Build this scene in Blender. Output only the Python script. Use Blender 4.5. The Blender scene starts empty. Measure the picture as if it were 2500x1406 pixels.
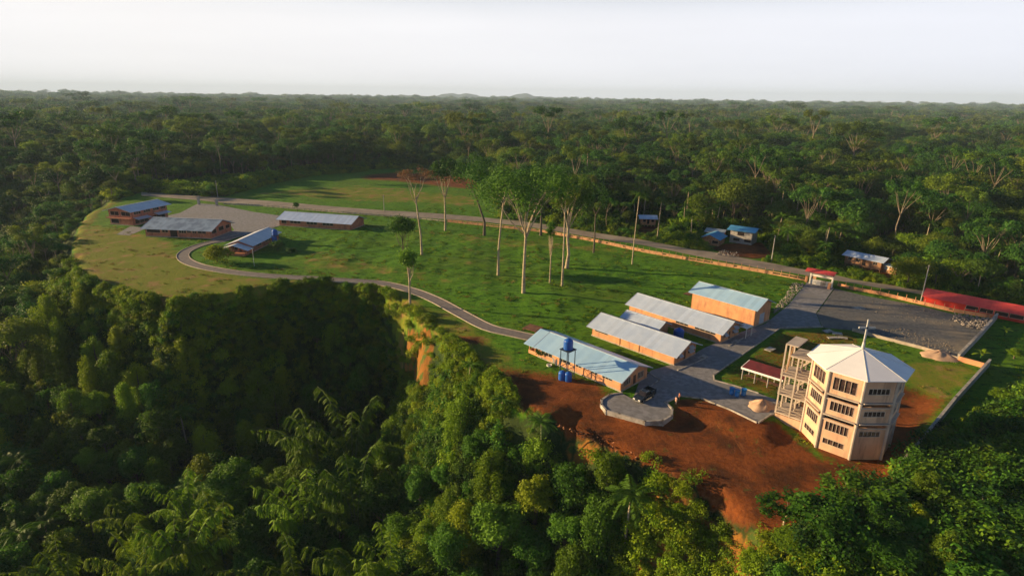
import bpy, bmesh, math, random
import numpy as np
from mathutils import Vector, Matrix
R = math.radians
rng = np.random.default_rng(7)
random.seed(7)
scene = bpy.context.scene
C = scene.collection

# ------------------------------------------------------------ camera, sky, sun, exposure
HC = 53.0; F = 1450.0; PITCH = math.atan(463 / F); ROLL = R(0.75)
fw = Vector((0, math.cos(PITCH), -math.sin(PITCH))); r0 = Vector((1, 0, 0)); u0 = Vector((0, math.sin(PITCH), math.cos(PITCH)))
rt = r0 * math.cos(ROLL) + u0 * math.sin(ROLL); up = -r0 * math.sin(ROLL) + u0 * math.cos(ROLL)
cam = bpy.data.cameras.new('camera'); camo = bpy.data.objects.new('camera', cam); C.objects.link(camo)
m = Matrix((rt, up, -fw)).transposed().to_4x4(); m.translation = Vector((0, 0, HC)); camo.matrix_world = m
cam.sensor_width = 36; cam.lens = 36 * F / 2500; cam.clip_start = 0.5; cam.clip_end = 40000
scene.camera = camo

SUN_EL = R(11.8); SAZ = Vector((-0.975, 0.22, 0)).normalized()
tosun = Vector((SAZ.x * math.cos(SUN_EL), SAZ.y * math.cos(SUN_EL), math.sin(SUN_EL)))
sun = bpy.data.lights.new('sun', 'SUN'); sun.energy = 5.0; sun.angle = R(0.6); sun.color = (1.0, 0.72, 0.38)
suno = bpy.data.objects.new('sun', sun); C.objects.link(suno)
suno.rotation_euler = (-tosun).to_track_quat('-Z', 'Y').to_euler()

w = bpy.data.worlds.new('World'); scene.world = w; w.use_nodes = True
nt = w.node_tree; nt.nodes.clear(); N = nt.nodes.new; L = nt.links.new
sky = N('ShaderNodeTexSky'); sky.sky_type = 'NISHITA'; sky.sun_disc = False
sky.sun_elevation = SUN_EL; sky.sun_rotation = math.atan2(SAZ.x, SAZ.y); sky.air_density = 1.0; sky.dust_density = 0.5; sky.ozone_density = 4.0
bg = N('ShaderNodeBackground'); bg.inputs[1].default_value = 0.05; L(sky.outputs[0], bg.inputs[0])
# a bright layer of thin high cloud low over the horizon
tc = N('ShaderNodeTexCoord'); sp = N('ShaderNodeSeparateXYZ'); L(tc.outputs['Generated'], sp.inputs[0])
mr = N('ShaderNodeMapRange'); mr.interpolation_type = 'SMOOTHSTEP'
mr.inputs[1].default_value = 0.10; mr.inputs[2].default_value = 0.24; mr.inputs[3].default_value = 1.0; mr.inputs[4].default_value = 0.0
L(sp.outputs[2], mr.inputs[0])
bg2 = N('ShaderNodeBackground'); bg2.inputs[1].default_value = 0.53
mrx = N('ShaderNodeMapRange'); mrx.inputs[1].default_value = -0.5; mrx.inputs[2].default_value = 0.75; L(sp.outputs[0], mrx.inputs[0])
mixc = N('ShaderNodeMix'); mixc.data_type = 'RGBA'; mixc.inputs[6].default_value = (0.86, 0.84, 0.84, 1); mixc.inputs[7].default_value = (0.76, 0.78, 0.86, 1)
L(mrx.outputs[0], mixc.inputs[0])
cln = N('ShaderNodeTexNoise'); cln.inputs['Scale'].default_value = 3.0; cln.inputs['Detail'].default_value = 5
mpg = N('ShaderNodeMapping'); mpg.inputs['Scale'].default_value = (1, 1, 9); L(tc.outputs['Generated'], mpg.inputs[0]); L(mpg.outputs[0], cln.inputs[0])
clr = N('ShaderNodeMapRange'); clr.inputs[1].default_value = 0.3; clr.inputs[2].default_value = 0.7; clr.inputs[3].default_value = 0.985; clr.inputs[4].default_value = 1.03; L(cln.outputs[0], clr.inputs[0])
ml = N('ShaderNodeVectorMath'); ml.operation = 'SCALE'; L(mixc.outputs[2], ml.inputs[0]); L(clr.outputs[0], ml.inputs[3]); L(ml.outputs[0], bg2.inputs[0])
ms = N('ShaderNodeMixShader'); L(mr.outputs[0], ms.inputs[0]); L(bg.outputs[0], ms.inputs[1]); L(bg2.outputs[0], ms.inputs[2])
wo = N('ShaderNodeOutputWorld'); L(ms.outputs[0], wo.inputs[0])
vs = scene.view_settings; vs.view_transform = 'Standard'; vs.look = 'None'; vs.exposure = 1.15; vs.gamma = 1.0; vs.use_curve_mapping = False
scene.cycles.max_bounces = 6; scene.cycles.diffuse_bounces = 2; scene.cycles.glossy_bounces = 2; scene.cycles.transmission_bounces = 3
scene.cycles.transparent_max_bounces = 8; scene.cycles.volume_bounces = 0; scene.cycles.use_denoising = True

# ------------------------------------------------------------ ground points seen at a place in the photo, and the terrain's height
def G(px, py, z=0.0):
    d = fw * F + rt * (px - 1250) - up * (py - 703)
    t = (z - HC) / d.z
    return Vector((d.x * t, d.y * t, z))
def poly(pts, z=0.0): return np.array([[*G(x, y, z)[:2]] for x, y in pts])
def pdist(x, y, P, closed=True):
    x = np.asarray(x, float); y = np.asarray(y, float); best = np.full(x.shape, 1e18)
    n = len(P)
    for i in range(n if closed else n - 1):
        ax, ay = P[i]; bx, by = P[(i + 1) % n]; dx, dy = bx - ax, by - ay
        t = np.clip(((x - ax) * dx + (y - ay) * dy) / (dx * dx + dy * dy + 1e-12), 0, 1)
        best = np.minimum(best, (x - ax - t * dx) ** 2 + (y - ay - t * dy) ** 2)
    return np.sqrt(best)
def inside(x, y, P):
    x = np.asarray(x, float); y = np.asarray(y, float); c = np.zeros(x.shape, bool); n = len(P); j = n - 1
    for i in range(n):
        xi, yi = P[i]; xj, yj = P[j]
        with np.errstate(divide='ignore', invalid='ignore'):
            c ^= ((yi > y) != (yj > y)) & (x < (xj - xi) * (y - yi) / (yj - yi + 1e-30) + xi)
        j = i
    return c
def sdist(x, y, P):           # negative inside
    d = pdist(x, y, P); return np.where(inside(x, y, P), -d, d)
def sst(a, b, v):
    t = np.clip((v - a) / (b - a), 0, 1); return t * t * (3 - 2 * t)
_ph = rng.uniform(0, 6.28, (24,)); _dr = rng.uniform(0, 6.28, (24,))
def wob(x, y, s, k=0):        # smooth pseudo noise about -1..1
    v = 0
    for i in range(5):
        a = _dr[(i + k) % 24]; f = (0.7 + 0.33 * i) / s
        v = v + np.sin((x * np.cos(a) + y * np.sin(a)) * f * 6.28 + _ph[(i + 3 * k) % 24])
    return v / 3.0
EDGE_PX = [(262, 500), (215, 522), (192, 555), (180, 600), (183, 645), (225, 690), (325, 722), (440, 737), (520, 728), (620, 707), (720, 692), (800, 690), (870, 700), (935, 708),
           (1000, 752), (1060, 792), (1115, 845), (1175, 890), (1222, 935), (1262, 985)]
EDGE_PX2 = [(1340, 1020), (1430, 1050), (1500, 1085), (1600, 1130), (1650, 1160), (1760, 1205), (1800, 1245), (1850, 1275)]
edge = [tuple(p) for p in poly(EDGE_PX)] + [tuple(p) for p in poly(EDGE_PX2, -1.3)] + [(40, 60), (52, 58), (70, 60), (95, 66), (150, 60), (400, 20), (9000, -800), (12000, 20000), (-12000, 20000), (-9000, 900), (-900, 620), (-420, 470), (-245, 375)]
PLAT = np.array(edge)
DIP = poly([(1462, 995), (1480, 1010), (1575, 1040), (1645, 1022), (1662, 1012), (1720, 1022), (1800, 1055), (1868, 1078), (1890, 1045), (1905, 960), (2150, 950), (2290, 975), (2190, 1165), (2260, 1300), (1850, 1330), (1700, 1240), (1500, 1120), (1330, 1050), (1380, 1000)], -1.0)
LAWN = poly([(700, 575), (950, 545), (1150, 560), (1450, 605), (1900, 690), (1880, 720), (1660, 700), (1560, 725), (1420, 790), (1330, 800), (1180, 775), (1040, 705), (800, 672), (640, 655), (700, 610)])
def Hh(x, y):
    x = np.asarray(x, float); y = np.asarray(y, float)
    sd = sdist(x, y, PLAT)
    near = sst(700, 300, np.hypot(x, y))
    out = np.maximum(sd + 1.2 * wob(x, y, 14, 2) * near, 0)
    D = 37 + 7 * sst(20, -20, x) * sst(-100, -70, x) * sst(108, 130, y)
    left = sst(-95, -215, x)
    D = D * (1 - 0.45 * left * sst(150, 105, y)) * (1 - .12 * left)  # ground raised out of view at left to keep the low sun off the ravine
    D = D * (1 - 0.85 * sst(230, 520, y))
    D = D * (1 - 0.62 * sst(45, 95, x))
    W = 40 + 8 * wob(x, y, 45, 1) + 18 * left + 10 * sst(20, -60, x) * 0 + 25 * sst(60, 110, x)
    cw = np.exp(-((x + 22) / 14) ** 2) * sst(100, 125, y); W = W - 12 * cw; fc_ = sst(128, 142, y) * sst(-125, -95, x) * sst(12, -8, x); W = W - 16 * fc_
    W = W + 600 * sst(330, 700, y)
    t = np.clip(out / W, 0, 1); z = -D * (1 - (1 - t) ** 2.0)
    z = z + sst(4, 22, out) * (1.8 * wob(x, y, 17, 3) + 2.2 * wob(x, y, 41, 5)) * near
    z = z - 1.0 * sst(1.0, -2.5, sdist(x, y, DIP)) * (sd < 6)
    ld = sdist(x, y, LAWN)
    z = z + sst(0, -14, ld) * (0.42 * wob(x, y, 31, 6) + 0.22 * wob(x, y, 12, 9) + 0.35)
    rr = np.hypot(x, y)
    z = z + sst(700, 2600, rr) * (9 * wob(x, y, 900, 11) + 6 * wob(x, y, 380, 13)) + sst(3500, 9000, rr) * 6
    return z
def H1(x, y): return float(Hh(np.array([x]), np.array([y]))[0])
def GH(px, py):
    z = 0.0
    for _ in range(12):
        p = G(px, py, z); z = 0.5 * z + 0.5 * H1(p.x, p.y)
    p = G(px, py, z); return Vector((p.x, p.y, H1(p.x, p.y)))

# ------------------------------------------------------------ helpers
def tag(o, label=None, cat=None, group=None, kind=None):
    if label: o['label'] = label
    if cat: o['category'] = cat
    if group: o['group'] = group
    if kind: o['kind'] = kind
    return o
def thing(name, label, cat, loc=(0, 0, 0), rz=0.0, group=None):
    o = bpy.data.objects.new(name, None); C.objects.link(o); o.location = loc; o.rotation_euler = (0, 0, rz)
    o.empty_display_size = 0.3
    return tag(o, label, cat, group)
class MB:
    def __init__(s): s.v = []; s.f = []
    def add(s, vs_, fs_):
        b = len(s.v); s.v += [tuple(v) for v in vs_]; s.f += [tuple(i + b for i in f) for f in fs_]; return s
    def box(s, x0, x1, y0, y1, z0, z1, M=None):
        vs_ = [Vector((x, y, z)) for z in (z0, z1) for y in (y0, y1) for x in (x0, x1)]
        if M is not None: vs_ = [M @ v for v in vs_]
        return s.add(vs_, [(0, 2, 3, 1), (4, 5, 7, 6), (0, 1, 5, 4), (2, 6, 7, 3), (0, 4, 6, 2), (1, 3, 7, 5)])
    def bar(s, a, b, w_, h_=None):
        a = Vector(a); b = Vector(b); h_ = h_ or w_; d = b - a
        if d.length < 1e-6: return s
        q = d.to_track_quat('X', 'Z').to_matrix().to_4x4(); q.translation = a
        return s.box(0, d.length, -w_ / 2, w_ / 2, -h_ / 2, h_ / 2, q)
    def tube(s, pts, rad, n=6, cap=True):
        pts = [Vector(p) for p in pts]; b = len(s.v)
        if not hasattr(rad, '__len__'): rad = [rad] * len(pts)
        for i, p in enumerate(pts):
            d = (pts[min(i + 1, len(pts) - 1)] - pts[max(i - 1, 0)]).normalized()
            a = d.orthogonal().normalized() if i == 0 else (a - d * a.dot(d)).normalized()
            c = d.cross(a)
            for k in range(n):
                t = 2 * math.pi * k / n; s.v.append(tuple(p + (a * math.cos(t) + c * math.sin(t)) * rad[i]))
        for i in range(len(pts) - 1):
            for k in range(n):
                k2 = (k + 1) % n; s.f.append((b + i * n + k, b + i * n + k2, b + (i + 1) * n + k2, b + (i + 1) * n + k))
        if cap:
            s.f.append(tuple(b + k for k in reversed(range(n)))); s.f.append(tuple(b + (len(pts) - 1) * n + k for k in range(n)))
        return s
    def lathe(s, prof, n=20, c=(0, 0, 0)):
        b = len(s.v)
        for r_, z in prof:
            for k in range(n):
                t = 2 * math.pi * k / n; s.v.append((c[0] + r_ * math.cos(t), c[1] + r_ * math.sin(t), c[2] + z))
        for i in range(len(prof) - 1):
            for k in range(n):
                k2 = (k + 1) % n; s.f.append((b + i * n + k, b + i * n + k2, b + (i + 1) * n + k2, b + (i + 1) * n + k))
        s.f.append(tuple(b + k for k in reversed(range(n)))); s.f.append(tuple(b + (len(prof) - 1) * n + k for k in range(n)))
        return s
    def prism(s, P, z0, z1):
        P = list(P); n = len(P)
        ar = sum(P[i][0] * P[(i + 1) % n][1] - P[(i + 1) % n][0] * P[i][1] for i in range(n))
        if ar < 0: P = P[::-1]
        b = len(s.v)
        s.v += [(x, y, z0) for x, y in P] + [(x, y, z1) for x, y in P]
        s.f.append(tuple(b + i for i in reversed(range(n)))); s.f.append(tuple(b + n + i for i in range(n)))
        for i in range(n):
            j = (i + 1) % n; s.f.append((b + i, b + j, b + n + j, b + n + i))
        return s
    def wall(s, P0, P1, z0, z1, th, ops=()):
        """a wall from P0 to P1 (its outer face to the right of that direction), with openings (u0,u1,v0,v1)"""
        P0 = Vector((P0[0], P0[1], 0)); P1 = Vector((P1[0], P1[1], 0)); d = P1 - P0; ln = d.length; d.normalize(); n = Vector((-d.y, d.x, 0))
        us = sorted({0.0, ln, *[o[0] for o in ops], *[o[1] for o in ops]}); vs_ = sorted({z0, z1, *[o[2] for o in ops], *[o[3] for o in ops]})
        def full(i, j):
            if i < 0 or j < 0 or i >= len(us) - 1 or j >= len(vs_) - 1: return None
            cu = (us[i] + us[i + 1]) / 2; cv = (vs_[j] + vs_[j + 1]) / 2
            return not any(o[0] < cu < o[1] and o[2] < cv < o[3] for o in ops)
        def pt(u, v, t): p = P0 + d * u + n * t; return (p.x, p.y, v)
        for i in range(len(us) - 1):
            for j in range(len(vs_) - 1):
                if not full(i, j): continue
                a, b_, c, e = us[i], us[i + 1], vs_[j], vs_[j + 1]
                s.add([pt(a, c, 0), pt(b_, c, 0), pt(b_, e, 0), pt(a, e, 0)], [(0, 1, 2, 3)])
                s.add([pt(a, c, th), pt(b_, c, th), pt(b_, e, th), pt(a, e, th)], [(3, 2, 1, 0)])
                if not full(i - 1, j): s.add([pt(a, c, 0), pt(a, e, 0), pt(a, e, th), pt(a, c, th)], [(0, 1, 2, 3)])
                if not full(i + 1, j): s.add([pt(b_, c, 0), pt(b_, c, th), pt(b_, e, th), pt(b_, e, 0)], [(0, 1, 2, 3)])
                if not full(i, j - 1): s.add([pt(a, c, 0), pt(a, c, th), pt(b_, c, th), pt(b_, c, 0)], [(0, 1, 2, 3)])
                if not full(i, j + 1): s.add([pt(a, e, 0), pt(b_, e, 0), pt(b_, e, th), pt(a, e, th)], [(0, 1, 2, 3)])
        return s
    def build(s, name, mat=None, parent=None, smooth=False, loc=None, rz=None):
        me = bpy.data.meshes.new(name); me.from_pydata(s.v, [], s.f); me.update()
        if smooth: me.polygons.foreach_set('use_smooth', [True] * len(me.polygons))
        if mat: me.materials.append(mat)
        o = bpy.data.objects.new(name, me); C.objects.link(o)
        if parent: o.parent = parent
        if loc is not None: o.location = loc
        if rz is not None: o.rotation_euler = (0, 0, rz)
        return o
def copy_thing(src, loc=None, rz=None, sc=None, label=None, group=None, name=None):
    r_ = src.copy(); C.objects.link(r_)
    if loc is not None: r_.location = loc
    if rz is not None: r_.rotation_euler = (0, 0, rz)
    if sc is not None: r_.scale = sc if hasattr(sc, '__len__') else (sc,) * 3
    if label: r_['label'] = label
    if group: r_['group'] = group
    for ch in src.children:
        c = ch.copy(); C.objects.link(c); c.parent = r_
        for g in ch.children:
            d = g.copy(); C.objects.link(d); d.parent = c
    return r_

# ------------------------------------------------------------ materials
def mat(name, c1, c2=None, sc=1.0, rough=0.85, metal=0.0, bump=0.0, bs=8.0, c3=None, sc3=0.15, det=5, spec=0.3, stripe=None, st3=None):
    m_ = bpy.data.materials.new(name); m_.use_nodes = True; t = m_.node_tree; n = t.nodes; l = t.links; p = n['Principled BSDF']
    p.inputs['Roughness'].default_value = rough; p.inputs['Metallic'].default_value = metal; p.inputs['Specular IOR Level'].default_value = spec
    co = n.new('ShaderNodeTexCoord'); col = None
    def noise(s_, d=det):
        q = n.new('ShaderNodeTexNoise'); q.inputs['Scale'].default_value = s_; q.inputs['Detail'].default_value = d; q.inputs['Roughness'].default_value = 0.6
        l.new(co.outputs['Object'], q.inputs['Vector']); return q
    def rmp(o, a, b):
        q = n.new('ShaderNodeMapRange'); q.interpolation_type = 'SMOOTHSTEP'; q.inputs[1].default_value = a; q.inputs[2].default_value = b; l.new(o, q.inputs[0]); return q.outputs[0]
    if c2:
        mx = n.new('ShaderNodeMix'); mx.data_type = 'RGBA'; mx.inputs[6].default_value = (*c1, 1); mx.inputs[7].default_value = (*c2, 1)
        l.new(rmp(noise(sc).outputs[0], 0.36, 0.64), mx.inputs[0]); col = mx.outputs[2]
        if c3:
            m2 = n.new('ShaderNodeMix'); m2.data_type = 'RGBA'; l.new(col, m2.inputs[6]); m2.inputs[7].default_value = (*c3, 1)
            n3 = noise(sc3, 6)
            if st3:
                mp = n.new('ShaderNodeMapping'); mp.inputs['Scale'].default_value = st3; l.new(co.outputs['Object'], mp.inputs[0]); l.new(mp.outputs[0], n3.inputs['Vector'])
            l.new(rmp(n3.outputs[0], 0.48, 0.68), m2.inputs[0]); col = m2.outputs[2]
        l.new(col, p.inputs['Base Color'])
    else: p.inputs['Base Color'].default_value = (*c1, 1)
    hgt = None
    if bump:
        hgt = noise(bs).outputs[0]
    if stripe:      # (axis, per metre) corrugation
        wv = n.new('ShaderNodeTexWave'); wv.wave_type = 'BANDS'; wv.bands_direction = stripe[0]; wv.inputs['Scale'].default_value = stripe[1]; l.new(co.outputs['Object'], wv.inputs['Vector'])
        hgt = wv.outputs[1]
        if len(stripe) > 2:     # sheets of slightly different age
            br = n.new('ShaderNodeTexNoise'); br.noise_dimensions = '1D'; br.inputs['Scale'].default_value = stripe[2]; br.inputs['Detail'].default_value = 0
            sx = n.new('ShaderNodeSeparateXYZ'); l.new(co.outputs['Object'], sx.inputs[0]); sn = n.new('ShaderNodeMath'); sn.operation = 'SNAP'; sn.inputs[1].default_value = 1.05
            l.new(sx.outputs[0 if stripe[0] == 'X' else 1], sn.inputs[0]); l.new(sn.outputs[0], br.inputs['W'])
            q = n.new('ShaderNodeMapRange'); q.inputs[1].default_value = 0.35; q.inputs[2].default_value = 0.65; q.inputs[3].default_value = 0.93; q.inputs[4].default_value = 1.04; l.new(br.outputs[0], q.inputs[0])
            vm = n.new('ShaderNodeVectorMath'); vm.operation = 'SCALE'; l.new(col, vm.inputs[0]); l.new(q.outputs[0], vm.inputs[3]); l.new(vm.outputs[0], p.inputs['Base Color'])
    if hgt is not None:
        bp = n.new('ShaderNodeBump'); bp.inputs['Strength'].default_value = bump or 0.25; bp.inputs['Distance'].default_value = 0.05; l.new(hgt, bp.inputs['Height']); l.new(bp.outputs[0], p.inputs['Normal'])
    return m_
def leafmat(name, ca, cb, cc=None, trans=0.35, rough=0.62):
    m_ = bpy.data.materials.new(name); m_.use_nodes = True; t = m_.node_tree; n = t.nodes; l = t.links; p = n['Principled BSDF']; out = n['Material Output']
    at = n.new('ShaderNodeAttribute'); at.attribute_name = 'tint'; oi = n.new('ShaderNodeObjectInfo')
    mx = n.new('ShaderNodeMix'); mx.data_type = 'RGBA'; mx.inputs[6].default_value = (*ca, 1); mx.inputs[7].default_value = (*cb, 1); l.new(at.outputs['Fac'], mx.inputs[0])
    m2 = n.new('ShaderNodeMix'); m2.data_type = 'RGBA'; m2.inputs[7].default_value = (*(cc or cb), 1); l.new(mx.outputs[2], m2.inputs[6])
    q = n.new('ShaderNodeMapRange'); q.inputs[1].default_value = 0.45; q.inputs[2].default_value = 1.0; q.inputs[4].default_value = 0.75; l.new(oi.outputs['Random'], q.inputs[0]); l.new(q.outputs[0], m2.inputs[0])
    hs = n.new('ShaderNodeHueSaturation'); l.new(m2.outputs[2], hs.inputs['Color'])
    q2 = n.new('ShaderNodeMath'); q2.operation = 'MULTIPLY_ADD'; q2.inputs[1].default_value = 7.31; q2.inputs[2].default_value = 0; l.new(oi.outputs['Random'], q2.inputs[0])
    q3 = n.new('ShaderNodeMath'); q3.operation = 'FRACT'; l.new(q2.outputs[0], q3.inputs[0])
    q4 = n.new('ShaderNodeMapRange'); q4.inputs[3].default_value = 0.6; q4.inputs[4].default_value = 1.35; l.new(q3.outputs[0], q4.inputs[0]); l.new(q4.outputs[0], hs.inputs['Value'])
    l.new(hs.outputs[0], p.inputs['Base Color']); p.inputs['Roughness'].default_value = rough; p.inputs['Specular IOR Level'].default_value = 0.12
    tr = n.new('ShaderNodeBsdfTranslucent'); l.new(hs.outputs[0], tr.inputs[0]); ms_ = n.new('ShaderNodeMixShader'); ms_.inputs[0].default_value = trans
    l.new(p.outputs[0], ms_.inputs[1]); l.new(tr.outputs[0], ms_.inputs[2]); l.new(ms_.outputs[0], out.inputs[0])
    return m_
MT = dict(
    leaf=leafmat('leaf_green', (0.028, 0.100, 0.011), (0.095, 0.225, 0.014), (0.16, 0.24, 0.012)),
    leafy=leafmat('leaf_yellow_green', (0.09, 0.19, 0.008), (0.20, 0.29, 0.010), (0.26, 0.29, 0.010)),
    leaff=leafmat('leaf_forest', (0.018, 0.082, 0.016), (0.075, 0.175, 0.018), (0.18, 0.21, 0.014)),
    leafr=leafmat('leaf_russet', (0.10, 0.06, 0.03), (0.20, 0.10, 0.05)),
    drygrass=leafmat('dry_grass', (0.14, 0.12, 0.02), (0.26, 0.20, 0.05)),
    palm=leafmat('leaf_palm', (0.03, 0.10, 0.012), (0.09, 0.18, 0.014)),
    bamboo=leafmat('leaf_bamboo', (0.07, 0.17, 0.008), (0.17, 0.27, 0.010), (0.20, 0.26, 0.010), 0.45),
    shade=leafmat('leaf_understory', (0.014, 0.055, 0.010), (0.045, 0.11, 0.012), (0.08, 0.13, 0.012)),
    bark=mat('bark_pale', (0.46, 0.37, 0.24), (0.27, 0.21, 0.14), 1.5, bump=0.3, bs=6),
    culm=mat('bamboo_culm', (0.12, 0.17, 0.04), (0.07, 0.11, 0.025), 1.5),
    barkf=mat('bark_forest', (0.27, 0.21, 0.14), (0.15, 0.12, 0.085), 1.5, bump=0.3, bs=6),
    barkd=mat('bark_brown', (0.13, 0.10, 0.07), (0.07, 0.055, 0.04), 2.0, bump=0.4, bs=6),
    roof=mat('zinc_roof', (0.60, 0.69, 0.82), (0.52, 0.62, 0.77), 0.5, rough=0.36, metal=0.3, stripe=('X', 1.6, 0.9)),
    roofp=mat('pale_blue_roof', (0.46, 0.68, 0.84), (0.38, 0.60, 0.80), 0.25, rough=0.34, metal=0.3, stripe=('X', 1.6, 0.9)),  # blue tint in the base colour stands in for sky reflected by the zinc
    roofy=mat('zinc_roof_cross', (0.68, 0.68, 0.70), (0.60, 0.61, 0.64), 0.5, rough=0.45, metal=0.08, stripe=('Y', 1.6, 0.9)),
    roofb=mat('blue_roof', (0.10, 0.36, 0.60), (0.13, 0.42, 0.66), 0.5, rough=0.45, metal=0.2, stripe=('X', 1.6, 0.9)),
    roofold=mat('weathered_roof', (0.36, 0.44, 0.50), (0.22, 0.27, 0.32), 0.35, rough=0.5, metal=0.4, stripe=('X', 1.6, 0.9)),
    ridge=mat('ridge_cap', (0.68, 0.70, 0.72), rough=0.4, metal=0.4),
    roofred=mat('red_roof', (0.58, 0.07, 0.06), (0.48, 0.055, 0.05), 0.6, rough=0.5, stripe=('X', 1.6, 0.9)),
    redwall=mat('red_wall', (0.60, 0.035, 0.018), (0.48, 0.03, 0.015), 0.8, rough=0.75),
    maroon=mat('maroon_roof', (0.13, 0.022, 0.025), (0.09, 0.018, 0.02), 0.6, rough=0.6, stripe=('X', 1.6, 0.9)),
    peach=mat('peach_plaster', (0.66, 0.32, 0.155), (0.56, 0.26, 0.125), 0.6, bump=0.1, bs=12, c3=(0.42, 0.20, 0.11), sc3=0.8, st3=(1, 1, .3)),
    brick=mat('orange_brick', (0.52, 0.20, 0.11), (0.42, 0.15, 0.09), 0.8, bump=0.15, bs=12, c3=(0.28, 0.11, 0.07), sc3=0.6, st3=(1, 1, .4)),
    plinth=mat('plinth_concrete', (0.45, 0.38, 0.30), (0.34, 0.28, 0.22), 0.8),
    church=mat('church_plaster', (0.66, 0.43, 0.27), (0.57, 0.34, 0.22), 0.35, bump=0.1, bs=9, c3=(0.40, 0.25, 0.16), sc3=0.9, st3=(1, 1, .16)),
    churchtrim=mat('church_concrete', (0.50, 0.42, 0.34), (0.40, 0.33, 0.27), 0.7, bump=0.1),
    white=mat('white_roof', (0.86, 0.84, 0.82), (0.80, 0.78, 0.77), 0.3, rough=0.5),
    wpaint=mat('white_paint', (0.72, 0.69, 0.62), (0.6, 0.56, 0.5), 1.2, rough=0.6),
    conc=mat('concrete', (0.40, 0.37, 0.33), (0.28, 0.26, 0.24), 0.8, bump=0.2),
    concl=mat('concrete_light', (0.44, 0.40, 0.35), (0.30, 0.27, 0.23), 0.8, bump=0.2, c3=(0.22, 0.18, 0.14), sc3=0.7),
    wood=mat('plank_wood', (0.42, 0.23, 0.12), (0.28, 0.14, 0.07), 1.0, stripe=('X', 3.0)),
    timber=mat('timber_orange', (0.52, 0.28, 0.14), (0.36, 0.19, 0.10), 0.8, bump=0.2),
    glass=mat('dark_glass', (0.022, 0.018, 0.018), rough=0.12, spec=0.6),
    glassc=mat('curtained_glass', (0.10, 0.06, 0.05), (0.03, 0.02, 0.02), 0.9, rough=0.2),
    dark=mat('dark_interior_fill', (0.03, 0.02, 0.015), rough=0.9),  # matte dark fill, paints the shade inside open windows and doorways
    doorm=mat('door_wood', (0.09, 0.045, 0.03), rough=0.6),
    doorg=mat('door_grey', (0.42, 0.45, 0.50), (0.36, 0.39, 0.44), 1.0, rough=0.6),
    blue=mat('blue_plastic', (0.012, 0.10, 0.42), (0.01, 0.08, 0.34), 0.8, rough=0.4, spec=0.5),
    blued=mat('blue_barrel', (0.012, 0.19, 0.50), (0.01, 0.14, 0.42), 0.8, rough=0.35, spec=0.5),
    steel=mat('blue_steel', (0.03, 0.05, 0.09), rough=0.5, metal=0.3),
    metal=mat('grey_metal', (0.45, 0.45, 0.45), (0.35, 0.35, 0.35), 1.0, rough=0.5, metal=0.4),
    rust=mat('rusty_boards', (0.22, 0.10, 0.05), (0.13, 0.06, 0.035), 1.0, bump=0.3),
    sand=mat('sand', (0.52, 0.34, 0.22), (0.42, 0.27, 0.17), 1.5, bump=0.5, bs=5),
    gravel=mat('gravel', (0.26, 0.25, 0.25), (0.17, 0.165, 0.165), 0.9, bump=0.8, bs=5, c3=(0.20, 0.19, 0.18), sc3=0.12, det=8),
    graveld=mat('dark_gravel', (0.15, 0.145, 0.14), (0.09, 0.09, 0.085), 1.2, bump=1.0, bs=3.5, c3=(0.20, 0.17, 0.13), sc3=0.09, det=9),
    pathm=mat('path_paving', (0.21, 0.18, 0.165), (0.155, 0.135, 0.125), 0.7, bump=0.3),
    roadm=mat('road_gravel', (0.27, 0.22, 0.17), (0.20, 0.165, 0.13), 0.25, bump=0.5, bs=3, c3=(0.31, 0.26, 0.20), sc3=0.06),
    stone=mat('rubble_stone', (0.36, 0.31, 0.27), (0.20, 0.175, 0.155), 0.7, bump=0.4),
    clod=mat('earth_clod', (0.36, 0.15, 0.06), (0.24, 0.09, 0.035), 0.8, bump=0.4), clodd=mat('dark_clod', (0.24, 0.20, 0.16), (0.12, 0.10, 0.085), 0.8, bump=0.4),
    black=mat('tyre_rubber', (0.02, 0.02, 0.02), rough=0.8),
    car=mat('dark_car_paint', (0.02, 0.025, 0.03), rough=0.22, spec=0.6, metal=0.2),
    chrome=mat('chrome', (0.6, 0.6, 0.58), rough=0.25, metal=0.8),
    lampm=mat('headlight', (0.75, 0.72, 0.66), rough=0.15),
    skin=mat('skin', (0.30, 0.16, 0.10), rough=0.6), hair=mat('hair', (0.015, 0.012, 0.01), rough=0.6),
    shirt=mat('pink_shirt', (0.62, 0.36, 0.30), rough=0.8), shirt2=mat('red_shirt', (0.38, 0.13, 0.09), rough=0.8), pants=mat('tan_trousers', (0.50, 0.32, 0.24), rough=0.8), pants2=mat('brown_trousers', (0.16, 0.08, 0.06), rough=0.8),
    hill=mat('hill_forest', (0.06, 0.10, 0.07), (0.04, 0.07, 0.05), 0.002),
)

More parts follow.
